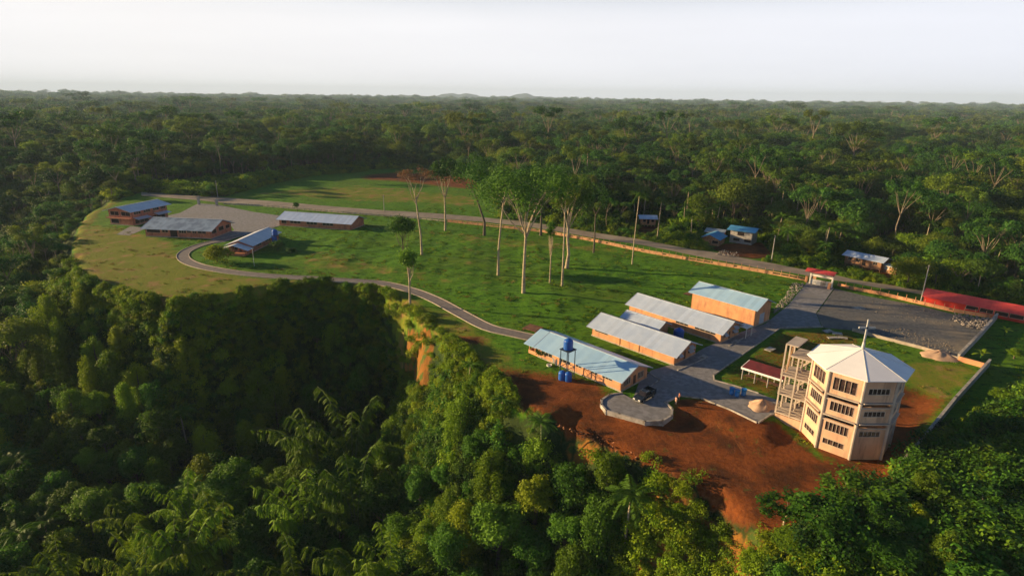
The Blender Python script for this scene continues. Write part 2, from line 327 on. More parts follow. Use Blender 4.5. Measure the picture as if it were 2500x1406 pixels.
# ------------------------------------------------------------ ground
def lines(a, b, step, lo, hi, g=1.13):
    v = list(np.arange(a, b + .01, step)); s_ = step
    while v[-1] < hi: s_ *= g; v.append(v[-1] + s_)
    s_ = step
    while v[0] > lo: s_ *= g; v.insert(0, v[0] - s_)
    return np.array(v)
xs = lines(-215, 175, 1.4, -9500, 9500); ys = lines(48, 330, 1.4, -400, 10500)
X, Y = np.meshgrid(xs, ys); Z = Hh(X, Y)
nx, ny = len(xs), len(ys)
V = np.stack([X.ravel(), Y.ravel(), Z.ravel()], 1)
ii = (np.arange(ny - 1)[:, None] * nx + np.arange(nx - 1)[None, :]).ravel()
Fq = np.stack([ii, ii + 1, ii + nx + 1, ii + nx], 1)
def npmesh(name, V, Fq, mats, smooth=False):
    me = bpy.data.meshes.new(name); me.vertices.add(len(V)); me.vertices.foreach_set('co', np.asarray(V, np.float32).ravel())
    n = len(Fq); k = Fq.shape[1]; me.loops.add(n * k); me.loops.foreach_set('vertex_index', Fq.astype(np.int32).ravel()); me.polygons.add(n)
    me.polygons.foreach_set('loop_start', np.arange(0, n * k, k, dtype=np.int32)); me.polygons.foreach_set('loop_total', np.full(n, k, np.int32))
    if smooth: me.polygons.foreach_set('use_smooth', np.ones(n, bool))
    me.update(calc_edges=True)
    for m_ in mats: me.materials.append(m_)
    return me
gme = npmesh('ground', V, Fq, [], True)
x, y = V[:, 0], V[:, 1]
def soft(px, wd=5.0, z=0.0):
    P = px if isinstance(px, np.ndarray) else poly(px, z)
    return sst(wd, -wd, sdist(x, y, P))
sdp = sdist(x, y, PLAT)
red = soft([(1225, 935), (1300, 955), (1400, 935), (1470, 955), (1470, 1000), (1580, 1040), (1640, 1025), (1650, 985), (1720, 985), (1860, 1040), (1900, 1040), (2000, 1120), (2150, 1150), (2200, 1180), (2150, 1300), (1800, 1300), (1640, 1190), (1400, 1060), (1260, 990)], 3.0, -1.0)
fade_red = soft([(1180, 885), (1300, 900), (1420, 915), (1520, 965), (1480, 1010), (1300, 1010)], 6.0) * .75
redc = np.maximum(.85 * soft([(1892, 1005), (1958, 1078), (2062, 1150), (2200, 1168), (2250, 1080), (2200, 1010), (1990, 970)], 2.0, -1.2), .52 * soft([(1745, 925), (1905, 806), (2080, 806), (2120, 840), (1960, 900), (1900, 980)], 2.5))
red2 = soft([(2180, 930), (2330, 975), (2260, 1060), (2180, 1090), (2120, 1000)], 4.0) * .75
redh = np.maximum.reduce([soft([(1735, 606), (1770, 595), (1860, 592), (1892, 628), (1840, 632), (1770, 622)], 3), soft([(2040, 640), (2190, 668), (2185, 700), (2060, 668)], 3), soft([(1555, 552), (1610, 552), (1600, 588), (1550, 585)], 3), 0.7 * soft([(2225, 690), (2340, 690), (2340, 725), (2260, 712)], 3)])
pat = 0.75 * np.maximum.reduce([soft([(1100, 815), (1180, 820), (1190, 845), (1120, 840)], 3), 0.95 * soft([(870, 428), (960, 420), (1100, 425), (1180, 440), (1190, 468), (1080, 458), (960, 444), (880, 440)], 12), 0.55 * soft([(1265, 715), (1310, 717), (1300, 724), (1270, 722)], 2.5)])
red = red * sst(3.0, .5, sdp); redc = redc * sst(3, .5, sdp)
dirt = np.clip(np.maximum.reduce([redc, red, fade_red, red2, redh, pat]), 0, 1)
dry = np.maximum.reduce([soft([(170, 570), (240, 545), (430, 590), (470, 650), (640, 680), (820, 686), (1000, 720), (1130, 780), (1250, 850), (1260, 940), (1180, 900), (1000, 760), (870, 702), (700, 695), (440, 740), (200, 700)], 8) * .8,
                         soft([(190, 570), (330, 600), (430, 640), (400, 720), (300, 715), (195, 670)], 10), soft([(740, 600), (950, 640), (1200, 700), (1050, 700), (700, 660)], 12) * .5,
                         soft([(2150, 880), (2340, 890), (2390, 905), (2300, 985), (2200, 930)], 4) * .9, 0.62 * soft([(560, 470), (900, 450), (1190, 480), (1190, 510), (800, 490)], 20),
                         0.5 * soft([(1020, 560), (1500, 600), (1900, 680), (1500, 625), (1100, 600)], 8), .32 * soft([(1180, 560), (1330, 640), (1380, 720), (1150, 760), (1000, 700), (1100, 620)], 14)])
wild = sst(-.3, 1.8, sdp)
THK = poly([(2192, 1168), (2225, 1120), (2300, 1060), (2380, 1010), (2440, 975), (2560, 930), (2900, 900), (2900, 1800), (1800, 1800), (1900, 1350), (2010, 1290), (2090, 1240), (2160, 1200)])
wild = np.maximum(wild, soft(THK, 3.0) * .9)
dry = np.maximum(dry, np.exp(-np.abs(sdp + 1) / np.where(sdp > -1, 1.2, 4.5)) * (np.hypot(x, y) < 420) * .95)
rim = np.exp(-((sdp + 3.2 + 1.2 * wob(x, y, 20, 7)) / 1.7) ** 2) * (x < -78) * (y < 290); dirt = np.maximum.reduce([dirt, rim * .5, .42 * soft([(185, 600), (300, 640), (400, 712), (320, 715), (215, 680)], 8), .36 * soft([(255, 585), (400, 600), (420, 625), (300, 622)], 7)])
CLEAR = poly([(250, 500), (350, 468), (520, 483), (548, 480), (650, 452), (760, 428), (880, 414), (1000, 412), (1150, 425), (1210, 450), (1215, 533), (1320, 545), (1480, 572), (1548, 582), (1556, 548), (1612, 548), (1612, 590), (1640, 598), (1700, 611), (1705, 590), (1760, 585), (1775, 580), (1855, 580), (1895, 630), (1970, 656), (2040, 668), (2045, 632), (2185, 655), (2200, 700), (2245, 708), (2520, 745), (2900, 800)]).tolist()
CLEARP = np.array(CLEAR + [[215, 95], [190, 62], [110, 60], [60, 57], [35, 62]] + [list(p) for p in edge[::-1] if p[0] < 36 and p[1] < 400 and p[0] > -230][0:40])
infor = np.where(sdp < -2, np.where(inside(x, y, CLEARP), 0.0, 1.0), 0.0)
cliffs = np.clip(np.maximum.reduce([soft([(975, 765), (1030, 790), (1095, 850), (1060, 900), (1020, 960), (985, 880)], 4, -10), 0.85 * soft(poly([(1222, 940), (1300, 985), (1430, 1045), (1600, 1130), (1650, 1150), (1650, 1190), (1580, 1150), (1400, 1090), (1280, 1030)], -3), 2.5),
                                    0.7 * soft([(1600, 1150), (1760, 1215), (1880, 1290), (1950, 1340), (1950, 1500), (1450, 1500), (1520, 1300)], 4, -9)]), 0, 1) * wild
def vcol(me, name, a, b, c):
    at = me.color_attributes.new(name, 'FLOAT_COLOR', 'POINT'); at.data.foreach_set('color', np.stack([a, b, c, np.ones_like(a)], 1).astype(np.float32).ravel())
vcol(gme, 'zone', dirt, dry, np.maximum(infor, wild)); vcol(gme, 'zone2', cliffs, infor, wild)
gm = bpy.data.materials.new('ground_cover'); gm.use_nodes = True; t = gm.node_tree; n = t.nodes; l = t.links; p = n['Principled BSDF']; p.inputs['Roughness'].default_value = 0.95; p.inputs['Specular IOR Level'].default_value = 0.1
co = n.new('ShaderNodeTexCoord')
def gn(s_, d=6, r_=0.62, st=None):
    q = n.new('ShaderNodeTexNoise'); q.inputs['Scale'].default_value = s_; q.inputs['Detail'].default_value = d; q.inputs['Roughness'].default_value = r_
    if st:
        mp = n.new('ShaderNodeMapping'); mp.inputs['Scale'].default_value = st; l.new(co.outputs['Object'], mp.inputs[0]); l.new(mp.outputs[0], q.inputs['Vector'])
    else: l.new(co.outputs['Object'], q.inputs['Vector'])
    return q.outputs[0]
def gr(o, a, b):
    q = n.new('ShaderNodeMapRange'); q.interpolation_type = 'SMOOTHSTEP'; q.inputs[1].default_value = a; q.inputs[2].default_value = b; l.new(o, q.inputs[0]); return q.outputs[0]
def gmix(f, a, b):
    q = n.new('ShaderNodeMix'); q.data_type = 'RGBA'
    for s_, v in ((6, a), (7, b)):
        if isinstance(v, tuple): q.inputs[s_].default_value = (*v, 1)
        else: l.new(v, q.inputs[s_])
    if isinstance(f, float): q.inputs[0].default_value = f
    else: l.new(f, q.inputs[0])
    return q.outputs[2]
def madd(a, b, k):       # a + (b - .5) * k
    q = n.new('ShaderNodeMath'); q.operation = 'MULTIPLY_ADD'; l.new(b, q.inputs[0]); q.inputs[1].default_value = k; q.inputs[2].default_value = -k / 2
    q2 = n.new('ShaderNodeMath'); q2.operation = 'ADD'; l.new(a, q2.inputs[0]); l.new(q.outputs[0], q2.inputs[1]); return q2.outputs[0]
a1 = n.new('ShaderNodeAttribute'); a1.attribute_name = 'zone'; s1 = n.new('ShaderNodeSeparateColor'); l.new(a1.outputs['Color'], s1.inputs[0])
a2 = n.new('ShaderNodeAttribute'); a2.attribute_name = 'zone2'; s2 = n.new('ShaderNodeSeparateColor'); l.new(a2.outputs['Color'], s2.inputs[0])
nb = gn(0.035, 5); nm = gn(0.16, 6); nf = gn(1.3, 8, 0.7)
grass = gmix(gr(nf, .35, .65), (0.052, 0.155, 0.007), (0.105, 0.235, 0.009))
grass = gmix(gr(nb, .42, .68), grass, (0.09, 0.17, 0.009))
grass = gmix(gr(gn(.8, 9, .8, (.45, 1, 1)), .5, .6), grass, (0.020, 0.070, 0.005)); grass = gmix(gr(gn(0.09, 9, .78), .58, .72), grass, (0.16, 0.15, 0.018))
dryc = gmix(gr(nf, .35, .65), (0.12, 0.18, 0.012), (0.20, 0.18, 0.022)); dryc = gmix(gr(nm, .5, .68), dryc, (0.26, 0.16, 0.06))
dirtc = gmix(gr(nf, .3, .7), (0.14, 0.040, 0.010), (0.24, 0.070, 0.016)); dirtc = gmix(gr(nm, .42, .66), dirtc, (0.075, 0.028, 0.010)); dirtc = gmix(gr(gn(.5, 7, .7, (1, .3, 1)), .56, .72), dirtc, (0.26, 0.095, 0.03)); dirtc = gmix(gr(gn(.28, 8, .75), .58, .68), dirtc, (0.085, 0.085, 0.018))
forc = gmix(gr(nm, .35, .65), (0.020, 0.045, 0.012), (0.045, 0.065, 0.015))
clfc = gmix(gr(gn(0.6, 7, .7, (1, 1, .25)), .35, .65), (0.30, 0.13, 0.025), (0.19, 0.085, 0.02)); clfc = gmix(gr(gn(0.35, 6), .52, .62), clfc, (0.07, 0.11, 0.02))
c = gmix(gr(madd(s1.outputs[1], nm, 0.9), .35, .65), grass, dryc)
c = gmix(gr(madd(s1.outputs[0], nf, 0.75), .32, .68), c, dirtc)
c = gmix(gr(madd(s1.outputs[2], nf, 0.5), .35, .65), c, forc)
c = gmix(gr(madd(s2.outputs[0], nm, 0.9), .4, .6), c, clfc)
l.new(c, p.inputs['Base Color'])
bp = n.new('ShaderNodeBump'); bp.inputs['Strength'].default_value = 0.8; bp.inputs['Distance'].default_value = 0.4; l.new(gn(1.3, 10, .78), bp.inputs['Height'])
bp2 = n.new('ShaderNodeBump'); bp2.inputs['Strength'].default_value = 0.45; bp2.inputs['Distance'].default_value = 1.4; l.new(gn(0.14, 4, .5), bp2.inputs['Height']); l.new(bp2.outputs[0], bp.inputs['Normal']); l.new(bp.outputs[0], p.inputs['Normal'])
gme.materials.append(gm)
ground = bpy.data.objects.new('ground', gme); C.objects.link(ground); tag(ground, 'green lawn, dirt and forest floor of the plateau and the ravine', kind='structure')

# distant hills
def hills():
    mb = MB(); n_ = 90; xs_ = np.linspace(-2600, 1500, n_); V_ = []
    ridge = [70 + 34 * math.sin(i * .21 + 1) + 16 * math.sin(i * .53) + 7 * math.sin(i * 1.1) for i in range(n_)]
    for i, xx in enumerate(xs_):
        e = min(1, i / 10, (n_ - 1 - i) / 10); hh = 40 + (ridge[i]) * e
        for yy, k in ((9000, -0.3), (9500, .55), (10000, 1), (10800, -.3)): V_.append((xx * .76 + 200 * math.sin(yy), yy, hh * .8 * k ))
    mb.v = V_
    for i in range(n_ - 1):
        for j in range(3): a = i * 4 + j; mb.f.append((a, a + 4, a + 5, a + 1))
    o = mb.build('hills', MT['hill'], smooth=True); tag(o, 'blue distant hills on the horizon', kind='structure')
hills()

# ------------------------------------------------------------ sheets: roads, paths, yards
def strip(name, up_px, lo_px, mt, dz, label, step=3.0, z=0.0, n_across=4):
    A = [G(*p_, z) for p_ in up_px]; B_ = [G(*p_, z) for p_ in lo_px]
    def resample(P, k):
        d = [0]
        for a, b in zip(P, P[1:]): d.append(d[-1] + (b - a).length)
        out = []
        for i in range(k):
            s_ = d[-1] * i / (k - 1); j = max(jj for jj in range(len(P) - 1) if d[jj] <= s_ + 1e-9) if s_ > 0 else 0
            u = (s_ - d[j]) / max(1e-9, d[j + 1] - d[j])
            P0 = P[max(0, j - 1)]; P1 = P[j]; P2 = P[j + 1]; P3 = P[min(len(P) - 1, j + 2)]
            out.append(0.5 * ((2 * P1) + (P2 - P0) * u + (2 * P0 - 5 * P1 + 4 * P2 - P3) * u * u + (3 * P1 - P0 - 3 * P2 + P3) * u ** 3))
        return out
    ln = sum((b - a).length for a, b in zip(A, A[1:])); k = max(8, int(ln / step))
    A = resample(A, k); B_ = resample(B_, k); mb = MB(); m_ = n_across + 1
    for i, (a, b) in enumerate(zip(A, B_)):
        for j in range(m_):
            q = a.lerp(b, j / n_across); e = 0.0
            if j in (0, n_across): e = 0.06 * math.sin(i * 1.7 + j) + 0.05 * math.sin(i * 4.1)
            q = q + (b - a).normalized() * e * 3
            mb.v.append((q.x, q.y, H1(q.x, q.y) + dz))
    for i in range(k - 1):
        for j in range(n_across): a = i * m_ + j; mb.f.append((a, a + m_, a + m_ + 1, a + 1))
    o = mb.build(name, mt); tag(o, label, kind='structure'); return A, B_
road_up = [(345, 469), (420, 473), (483, 478), (534, 482), (620, 488), (694, 494), (820, 505), (940, 514), (1028, 519), (1110, 525), (1188, 532), (1316, 546), (1444, 567), (1540, 581), (1612, 594), (1684, 608), (1756, 618), (1828, 633), (1886, 643), (1940, 654), (1985, 661), (2040, 672), (2084, 682), (2180, 698), (2240, 708), (2360, 728), (2520, 750), (2800, 795)]
road_lo = [(345, 478), (420, 484), (483, 489), (550, 496), (620, 500), (726, 508), (840, 518), (950, 526), (1028, 532), (1110, 537), (1188, 543), (1316, 558), (1444, 580), (1540, 594), (1612, 607), (1684, 622), (1756, 636), (1828, 650), (1886, 660), (1940, 668), (1985, 675), (2050, 687), (2096, 694), (2170, 707), (2240, 717), (2360, 738), (2520, 762), (2800, 812)]
strip('road', road_up, road_lo, MT['roadm'], 0.05, 'gravel road crossing behind the lawn', 5)
path_c = [(1318, 829), (1250, 814), (1190, 799), (1120, 763), (1060, 731), (1000, 708), (930, 692), (850, 686), (760, 680), (680, 676), (600, 669), (535, 660), (480, 648), (450, 633), (450, 617), (485, 600), (545, 585), (592, 574)]
Pc = [G(*q) for q in path_c]
def ribbon(name, Pc, wd, mt, dz, label, kerb=None):
    P = []; n_ = len(Pc)
    for j in range(n_ - 1):
        P0 = Pc[max(0, j - 1)]; P1 = Pc[j]; P2 = Pc[j + 1]; P3 = Pc[min(n_ - 1, j + 2)]; k = max(2, int((P2 - P1).length / 2))
        for i in range(k):
            u = i / k; P.append(0.5 * ((2 * P1) + (P2 - P0) * u + (2 * P0 - 5 * P1 + 4 * P2 - P3) * u * u + (3 * P1 - P0 - 3 * P2 + P3) * u ** 3))
    P.append(Pc[-1]); mb = MB(); kb = MB(); pl, pr = [], []
    for i, q in enumerate(P):
        d = (P[min(i + 1, len(P) - 1)] - P[max(i - 1, 0)]).normalized(); nn = Vector((-d.y, d.x, 0))
        for s_ in (-1, -.33, .33, 1):
            a = q + nn * s_ * wd / 2; mb.v.append((a.x, a.y, H1(a.x, a.y) + dz))
        for s_, lst in ((-1, pl), (1, pr)):
            a = q + nn * s_ * (wd / 2 + .12); lst.append(Vector((a.x, a.y, H1(a.x, a.y) + dz + .03)))
    for i in range(len(P) - 1):
        for j in range(3): a = i * 4 + j; mb.f.append((a, a + 4, a + 5, a + 1))
    o = mb.build(name, mt); tag(o, label, kind='structure')
    if kerb:
        for lst in (pl, pr):
            for a, b in zip(lst, lst[1:]): kb.bar(a, b, .2, .22)
        tag(kb.build('path_kerb', kerb), 'low pale kerb edging the winding path', kind='structure')
    return P
PATH = ribbon('path', Pc, 3.5, MT['pathm'], 0.06, 'paved grey path winding along the plateau edge', MT['plinth'])
def slab(name, px, mt, top, label, z=0.0, bottom=-.4):
    P = [tuple(G(*q, z)[:2]) for q in px]; mb = MB().prism(P, bottom, top)
    o = mb.build(name, mt); tag(o, label, kind='structure'); return P
PLAZA = [(1970, 690), (2036, 704), (1992, 765), (2006, 800), (1905, 803), (1742, 917), (1744, 929), (1800, 943), (1862, 965), (1905, 980), (1890, 1012), (1850, 1032), (1782, 1000), (1712, 973), (1658, 968), (1625, 984), (1641, 1000), (1640, 1016), (1618, 1029), (1575, 1031), (1512, 1013), (1480, 1004), (1468, 990), (1469, 978), (1488, 965), (1517, 961), (1545, 975), (1560, 935), (1590, 905), (1660, 885), (1720, 850), (1800, 815), (1870, 790), (1925, 745)]
P_pl = slab('plaza', PLAZA, MT['gravel'], 0.12, 'blue grey gravel drive and turning island')
slab('gravel_yard', [(2038, 705), (2110, 722), (2235, 745), (2330, 768), (2425, 781), (2340, 876), (2250, 850), (2140, 822), (2080, 806), (2008, 800), (1994, 766)], MT['graveld'], 0.06, 'rough dark gravel yard inside the gate')
slab('parking_yard', [(484, 497), (530, 500), (620, 518), (700, 529), (692, 548), (655, 562), (595, 575), (550, 590), (505, 598), (520, 582), (572, 562), (560, 545), (400, 545), (395, 530), (440, 520)], MT['gravel'], 0.04, 'grey gravel yard between the far buildings')
slab('side_yard', [(284, 573), (300, 563), (318, 553), (362, 556), (316, 575)], MT['gravel'], 0.05, 'small gravel pad beside the far long building')
# drain strip of dark earth between lower buildings
# ------------------------------------------------------------ kerbs and walls
def curb(name, px, label, cat, h=.25, th=.22, mt='concl', z=0.0, group=None, base=None, closed=False, cap=None):
    P = [G(*q, z) for q in px]
    if closed: P.append(P[0])
    o0 = P[0].copy(); root = thing(name, label, cat, (o0.x, o0.y, z), 0, group)
    mb = MB(); cp = MB()
    for a, b in zip(P, P[1:]):
        a = a - Vector((o0.x, o0.y, z)); b = b - Vector((o0.x, o0.y, z)); d = (b - a).normalized() * th / 2
        zb = -.3 if base is None else base
        mb.bar(a - d + Vector((0, 0, (h + zb) / 2)), b + d + Vector((0, 0, (h + zb) / 2)), th, h - zb)
        if cap: cp.bar(a - d * 1.3 + Vector((0, 0, h + .06)), b + d * 1.3 + Vector((0, 0, h + .06)), th * 1.35, .12)
    mb.build('wall_body', MT[mt], root)
    if cap: cp.build('coping', MT[cap], root)
    return root
curb('kerb', [(2008, 799), (1905, 801.5), (1742, 917), (1744, 930), (1800, 945), (1850, 961)], 'long pale kerb around the dark corner plot left of the tall church', 'kerb', .3)
curb('kerb', [(1658, 967), (1706, 973)], 'short broken kerb between turning island and drive', 'kerb', .25)
curb('kerb', [(1713, 974), (1782, 1001), (1846, 1032)], 'pale kerb between gravel drive and bare red earth', 'kerb', .3, base=-1.4)
curb('kerb', [(1852, 1033), (1882, 1014)], 'short pale kerb at the end of the drive below the stair tower', 'kerb', .3, base=-1.4)
curb('retaining_wall', [(1658, 968), (1625, 984), (1641, 1000), (1640, 1016), (1618, 1029), (1575, 1031), (1512, 1013), (1480, 1004), (1468, 990), (1469, 978), (1488, 965), (1517, 961)], 'low curved retaining wall around the gravel turning island', 'retaining wall', .3, .35, 'concl', base=-1.6)
curb('kerb', [(1578, 909), (1611, 927), (1590, 944), (1560, 955)], 'kerb around the grass patch at the end of the lowest building', 'kerb', .25)
curb('kerb', [(1727, 873), (1690, 890), (1655, 905)], 'kerb round the dark planting bed at the end of the middle building', 'kerb', .25)
curb('kerb', [(1842, 812), (1780, 845)], 'kerb round the dark bed beside the doorway with grey awnings', 'kerb', .25)
curb('low_wall', [(2082, 808), (2140, 824), (2250, 852), (2336, 878)], 'low mossy wall between the gravel yard and the grass behind the church', 'wall', .7, .3, 'plinth')
curb('boundary_wall', [(2431, 780), (2386, 830), (2338, 880)], 'rough pale block wall at the right end of the gravel yard', 'wall', 1.5, .4, 'conc', cap='concl')
curb('boundary_wall', [(2340, 881), (2398, 897)], 'short peach wall joining the two long grey walls', 'wall', 1.1, .3, 'peach')
curb('boundary_wall', [(2413, 893), (2330, 985), (2250, 1085), (2188, 1158)], 'long grey boundary wall running down beside the church', 'wall', 1.4, .35, 'conc', base=-2.2, cap='concl')

def perimeter(px, label, n_post, mt='timber', h=1.0, rail=True, name='perimeter_fence', wire=True):
    P = [G(*q) for q in px]; o0 = P[0]; root = thing(name, label, 'fence', (o0.x, o0.y, 0)); P = [q - Vector((o0.x, o0.y, 0)) for q in P]
    base = MB(); rl = MB(); d = [0]
    for a, b in zip(P, P[1:]): d.append(d[-1] + (b - a).length)
    for a, b in zip(P, P[1:]):
        base.bar(a + Vector((0, 0, .18)), b + Vector((0, 0, .18)), .3, .5); 
        if rail: rl.bar(a + Vector((0, 0, h)), b + Vector((0, 0, h)), .28, .22)
        sgs = max(1, int((b - a).length / 7))
        for k in range(sgs):
            if random.random() < .6: base.bar(a.lerp(b, k / sgs) + Vector((0, 0, .6)), a.lerp(b, (k + .85) / sgs) + Vector((0, 0, .6)), .16, .5)
    base.build('base_wall', MT[mt], root)
    if rail: rl.build('rail', MT[mt], root)
    for k in range(n_post):
        s_ = d[-1] * k / (n_post - 1); j = max([jj for jj in range(len(P) - 1) if d[jj] <= s_] or [0]); q = P[j].lerp(P[j + 1], (s_ - d[j]) / (d[j + 1] - d[j]))
        m_ = MB().box(-.15, .15, -.15, .15, 0, h + .05)
        if wire: m_.box(-.05, .05, -.05, .05, h, h + 1.0)
        m_.build('post', MT[mt], root, loc=q)
    return root
perimeter([(1092, 542), (1188, 552), (1316, 566), (1444, 589), (1572, 616), (1684, 636), (1799, 655), (1900, 673), (1968, 686)], 'long orange concrete and brick fence between the lawn and the road', 60)
perimeter([(547, 499), (640, 504), (726, 511), (840, 521), (950, 529), (1030, 535), (1085, 541)], 'low weathered fence between the far grass strip and the road', 40, 'plinth', .8, False, wire=False)
perimeter([(2046, 698), (2075, 706), (2150, 720), (2240, 741), (2330, 762), (2432, 779)], 'low pink concrete fence along the top of the gravel yard', 18, 'peach', .8, True)

# ------------------------------------------------------------ gabled buildings
def window(parent, x0, x1, z0, z1, side, off, nb=3, mt='glass', fm='plinth', name='window', f_=.08):
    """side: matrix that maps (along, outward, up) to the building's frame"""
    fr = MB(); gl = MB()
    for a in np.linspace(x0, x1, nb + 1): fr.box(a - f_ / 2, a + f_ / 2, -.10, .02, z0, z1, side)
    fr.box(x0 - .05, x1 + .05, -.10, .05, z0 - .08, z0, side); fr.box(x0 - .05, x1 + .05, -.10, .03, z1, z1 + .08, side)
    gl.box(x0, x1, -.16, -.12, z0, z1, side)
    o = fr.build(name, MT[fm], parent); gl.build('pane', MT[mt], o); return o
def gable(name, label, org, ang, sx, sy, hw, rise, ridge='x', oe=.9, og=.9, wm='peach', rm='roof', wins=None, doors=(), base=0.0, group=None, cap=True, cat='building', plinth=True, lean=None):
    root = thing(name, label, cat, (org[0], org[1], base), ang, group)
    wins = wins or {}
    sides = {'front': ((0, 0), (sx, 0)), 'right': ((sx, 0), (sx, sy)), 'back': ((sx, sy), (0, sy)), 'left': ((0, sy), (0, 0))}
    wl = MB(); th = .2
    for k, (a, b) in sides.items():
        ops = [(w_[0], w_[1], w_[2], w_[3]) for w_ in wins.get(k, ())] + [(d_[1], d_[2], 0.02, d_[3]) for d_ in doors if d_[0] == k]
        wl.wall(a, b, -.5, hw, th, ops)
    if ridge == 'x':
        for xx in (0, sx - th): wl.add([(xx, 0, hw), (xx, sy, hw), (xx, sy / 2, hw + rise), (xx + th, 0, hw), (xx + th, sy, hw), (xx + th, sy / 2, hw + rise)], [(0, 2, 1), (3, 4, 5), (0, 3, 5, 2), (1, 2, 5, 4), (0, 1, 4, 3)])
    else:
        for yy in (0, sy - th): wl.add([(0, yy, hw), (sx, yy, hw), (sx / 2, yy, hw + rise), (0, yy + th, hw), (sx, yy + th, hw), (sx / 2, yy + th, hw + rise)], [(0, 1, 2), (3, 5, 4), (0, 2, 5, 3), (1, 4, 5, 2), (0, 3, 4, 1)])
    wl.build('wall', MT[wm], root)
    if plinth:
        pb = MB(); e = .12
        for a, b in sides.values():
            a = Vector((*a, 0)); b = Vector((*b, 0)); d = (b - a).normalized(); nn = Vector((d.y, -d.x, 0)) * .06
            pb.bar(a + nn - d * .0 + Vector((0, 0, .02)), b + nn + d * .12 + Vector((0, 0, .02)), .12, .5)
        pb.build('plinth', MT['plinth'], root)
    def side_m(k):
        a, b = sides[k]; a = Vector((*a, 0)); b = Vector((*b, 0)); d = (b - a).normalized(); nn = Vector((d.y, -d.x, 0))
        M_ = Matrix((d, nn, Vector((0, 0, 1)))).transposed().to_4x4(); M_.translation = a; return M_
    for k, lst in wins.items():
        for w_ in lst:
            window(root, *w_[:4], side_m(k), 0, w_[4] if len(w_) > 4 else 3, w_[5] if len(w_) > 5 else 'glass')
    for d_ in doors:
        M_ = side_m(d_[0]); o = MB().box(d_[1], d_[2], -.14, -.06, 0.02, d_[3], M_).build('door', MT[d_[4] if len(d_) > 4 else 'doorm'], root)
        MB().box(d_[2] - .2, d_[2] - .1, -.06, 0.0, 1.0, 1.15, M_).build('handle', MT['chrome'], o)
    # roof: two thin slopes
    half = (sy if ridge == 'x' else sx) / 2; sl = rise / half; tk = .07
    rf = MB(); zE = hw - sl * oe + .12; zR = hw + rise + .12; ln = (sx if ridge == 'x' else sy)
    for s_ in (0, 1):
        a = -oe if s_ == 0 else 2 * half + oe
        pr_ = [(a, zE), (half, zR), (half, zR - tk), (a, zE - tk)]
        vs_ = []
        for t_ in (-og, ln + og):
            for q, z_ in pr_: vs_.append((t_, q, z_) if ridge == 'x' else (q, t_, z_))
        fs_ = [(0, 1, 5, 4), (1, 2, 6, 5), (2, 3, 7, 6), (3, 0, 4, 7), (0, 3, 2, 1), (4, 5, 6, 7)]
        rf.add(vs_, fs_)
    ro = rf.build('roof', MT[rm], root)
    if cap:
        cb = MB()
        a = Vector((-og, half, zR + .03)) if ridge == 'x' else Vector((half, -og, zR + .03)); b = Vector((ln + og, half, zR + .03)) if ridge == 'x' else Vector((half, ln + og, zR + .03))
        cb.bar(a, b, .42, .06)
        # verge boards
        cb.build('ridge_cap', MT['ridge'], ro)
        for t_ in (-og - .03, ln + og + .03):
            vb = MB()
            for s_ in (-1, 1):
                e = half + s_ * (half + oe); pa = (t_, half, zR - .06); pb_ = (t_, e, zE - .06)
                if ridge != 'x': pa = (pa[1], pa[0], pa[2]); pb_ = (pb_[1], pb_[0], pb_[2])
                vb.bar(pa, pb_, .06, .2)
            vb.build('verge_board', MT['doorg'], ro)
    return root, side_m
def awn(root, M_, x0, z0, w_=1.3, mt='doorg'):
    m2 = M_ @ Matrix.Translation((x0, .05, z0)) @ Matrix.Rotation(R(-32), 4, 'X')
    MB().box(0, w_, 0, 1.0, -.03, .03, m2).build('awning', MT[mt], root)
def L2(a, b): return (b - a).length
def place(Lp, Np):
    l_ = G(*Lp); n_ = G(*Np); d = n_ - l_; return (l_.x, l_.y), math.atan2(d.y, d.x), d.length
# lowest building with the water tower
o_, a_, ln = place((1314, 871), (1515, 956.5))
B5, sm = gable('classroom_building', 'lowest long building under a pale blue zinc roof beside the water tower', o_, a_, ln, 8.7, 2.55, 1.75, oe=.8, og=.7, rm='roofp',
    wins={'front': [(1.0, 4.0, 1.1, 2.0, 3, 'dark'), (6.0, 9.0, 1.2, 2.0, 3), (10.5, 12.0, 1.5, 2.0, 2), (14.5, 16.0, 1.5, 2.0, 2), (17.2, 19.6, 1.5, 2.0, 3)], 'right': [(0.8, 3.0, .9, 2.2, 4, 'glassc'), (5.4, 7.4, .9, 2.2, 4, 'glassc')]}, doors=[('right', 3.9, 4.9, 2.1)])
# lean-to extension of the roof at its left end
ex = MB(); ex.add([(-3.6, -.9, 2.22), (0.0, -.9, 2.22), (0.0, 4.35, 4.27), (-3.6, 4.35, 4.27), (-3.6, -.9, 2.29), (0, -.9, 2.29), (0, 4.35, 4.34), (-3.6, 4.35, 4.34)], [(0, 3, 2, 1), (4, 5, 6, 7), (0, 1, 5, 4), (1, 2, 6, 5), (2, 3, 7, 6), (3, 0, 4, 7)])
ex.add([(-3.6, 4.35, 4.27), (0, 4.35, 4.27), (0, 9.5, 2.25), (-3.6, 9.5, 2.25), (-3.6, 4.35, 4.34), (0, 4.35, 4.34), (0, 9.5, 2.32), (-3.6, 9.5, 2.32)], [(0, 3, 2, 1), (4, 5, 6, 7), (0, 1, 5, 4), (1, 2, 6, 5), (2, 3, 7, 6), (3, 0, 4, 7)])
ex.build('porch_roof', MT['roofp'], B5)
pw = MB().box(-3.0, 0, .0, .15, -.2, .8); pw.box(-3.0, -2.85, 0.15, 7, -.2, .8)
for xx, yy in ((-2.9, .1), (-2.9, 8.4), (-1.2, .1)): pw.box(xx, xx + .15, yy, yy + .15, -.2, 2.3)
pw.build('porch', MT['peach'], B5)
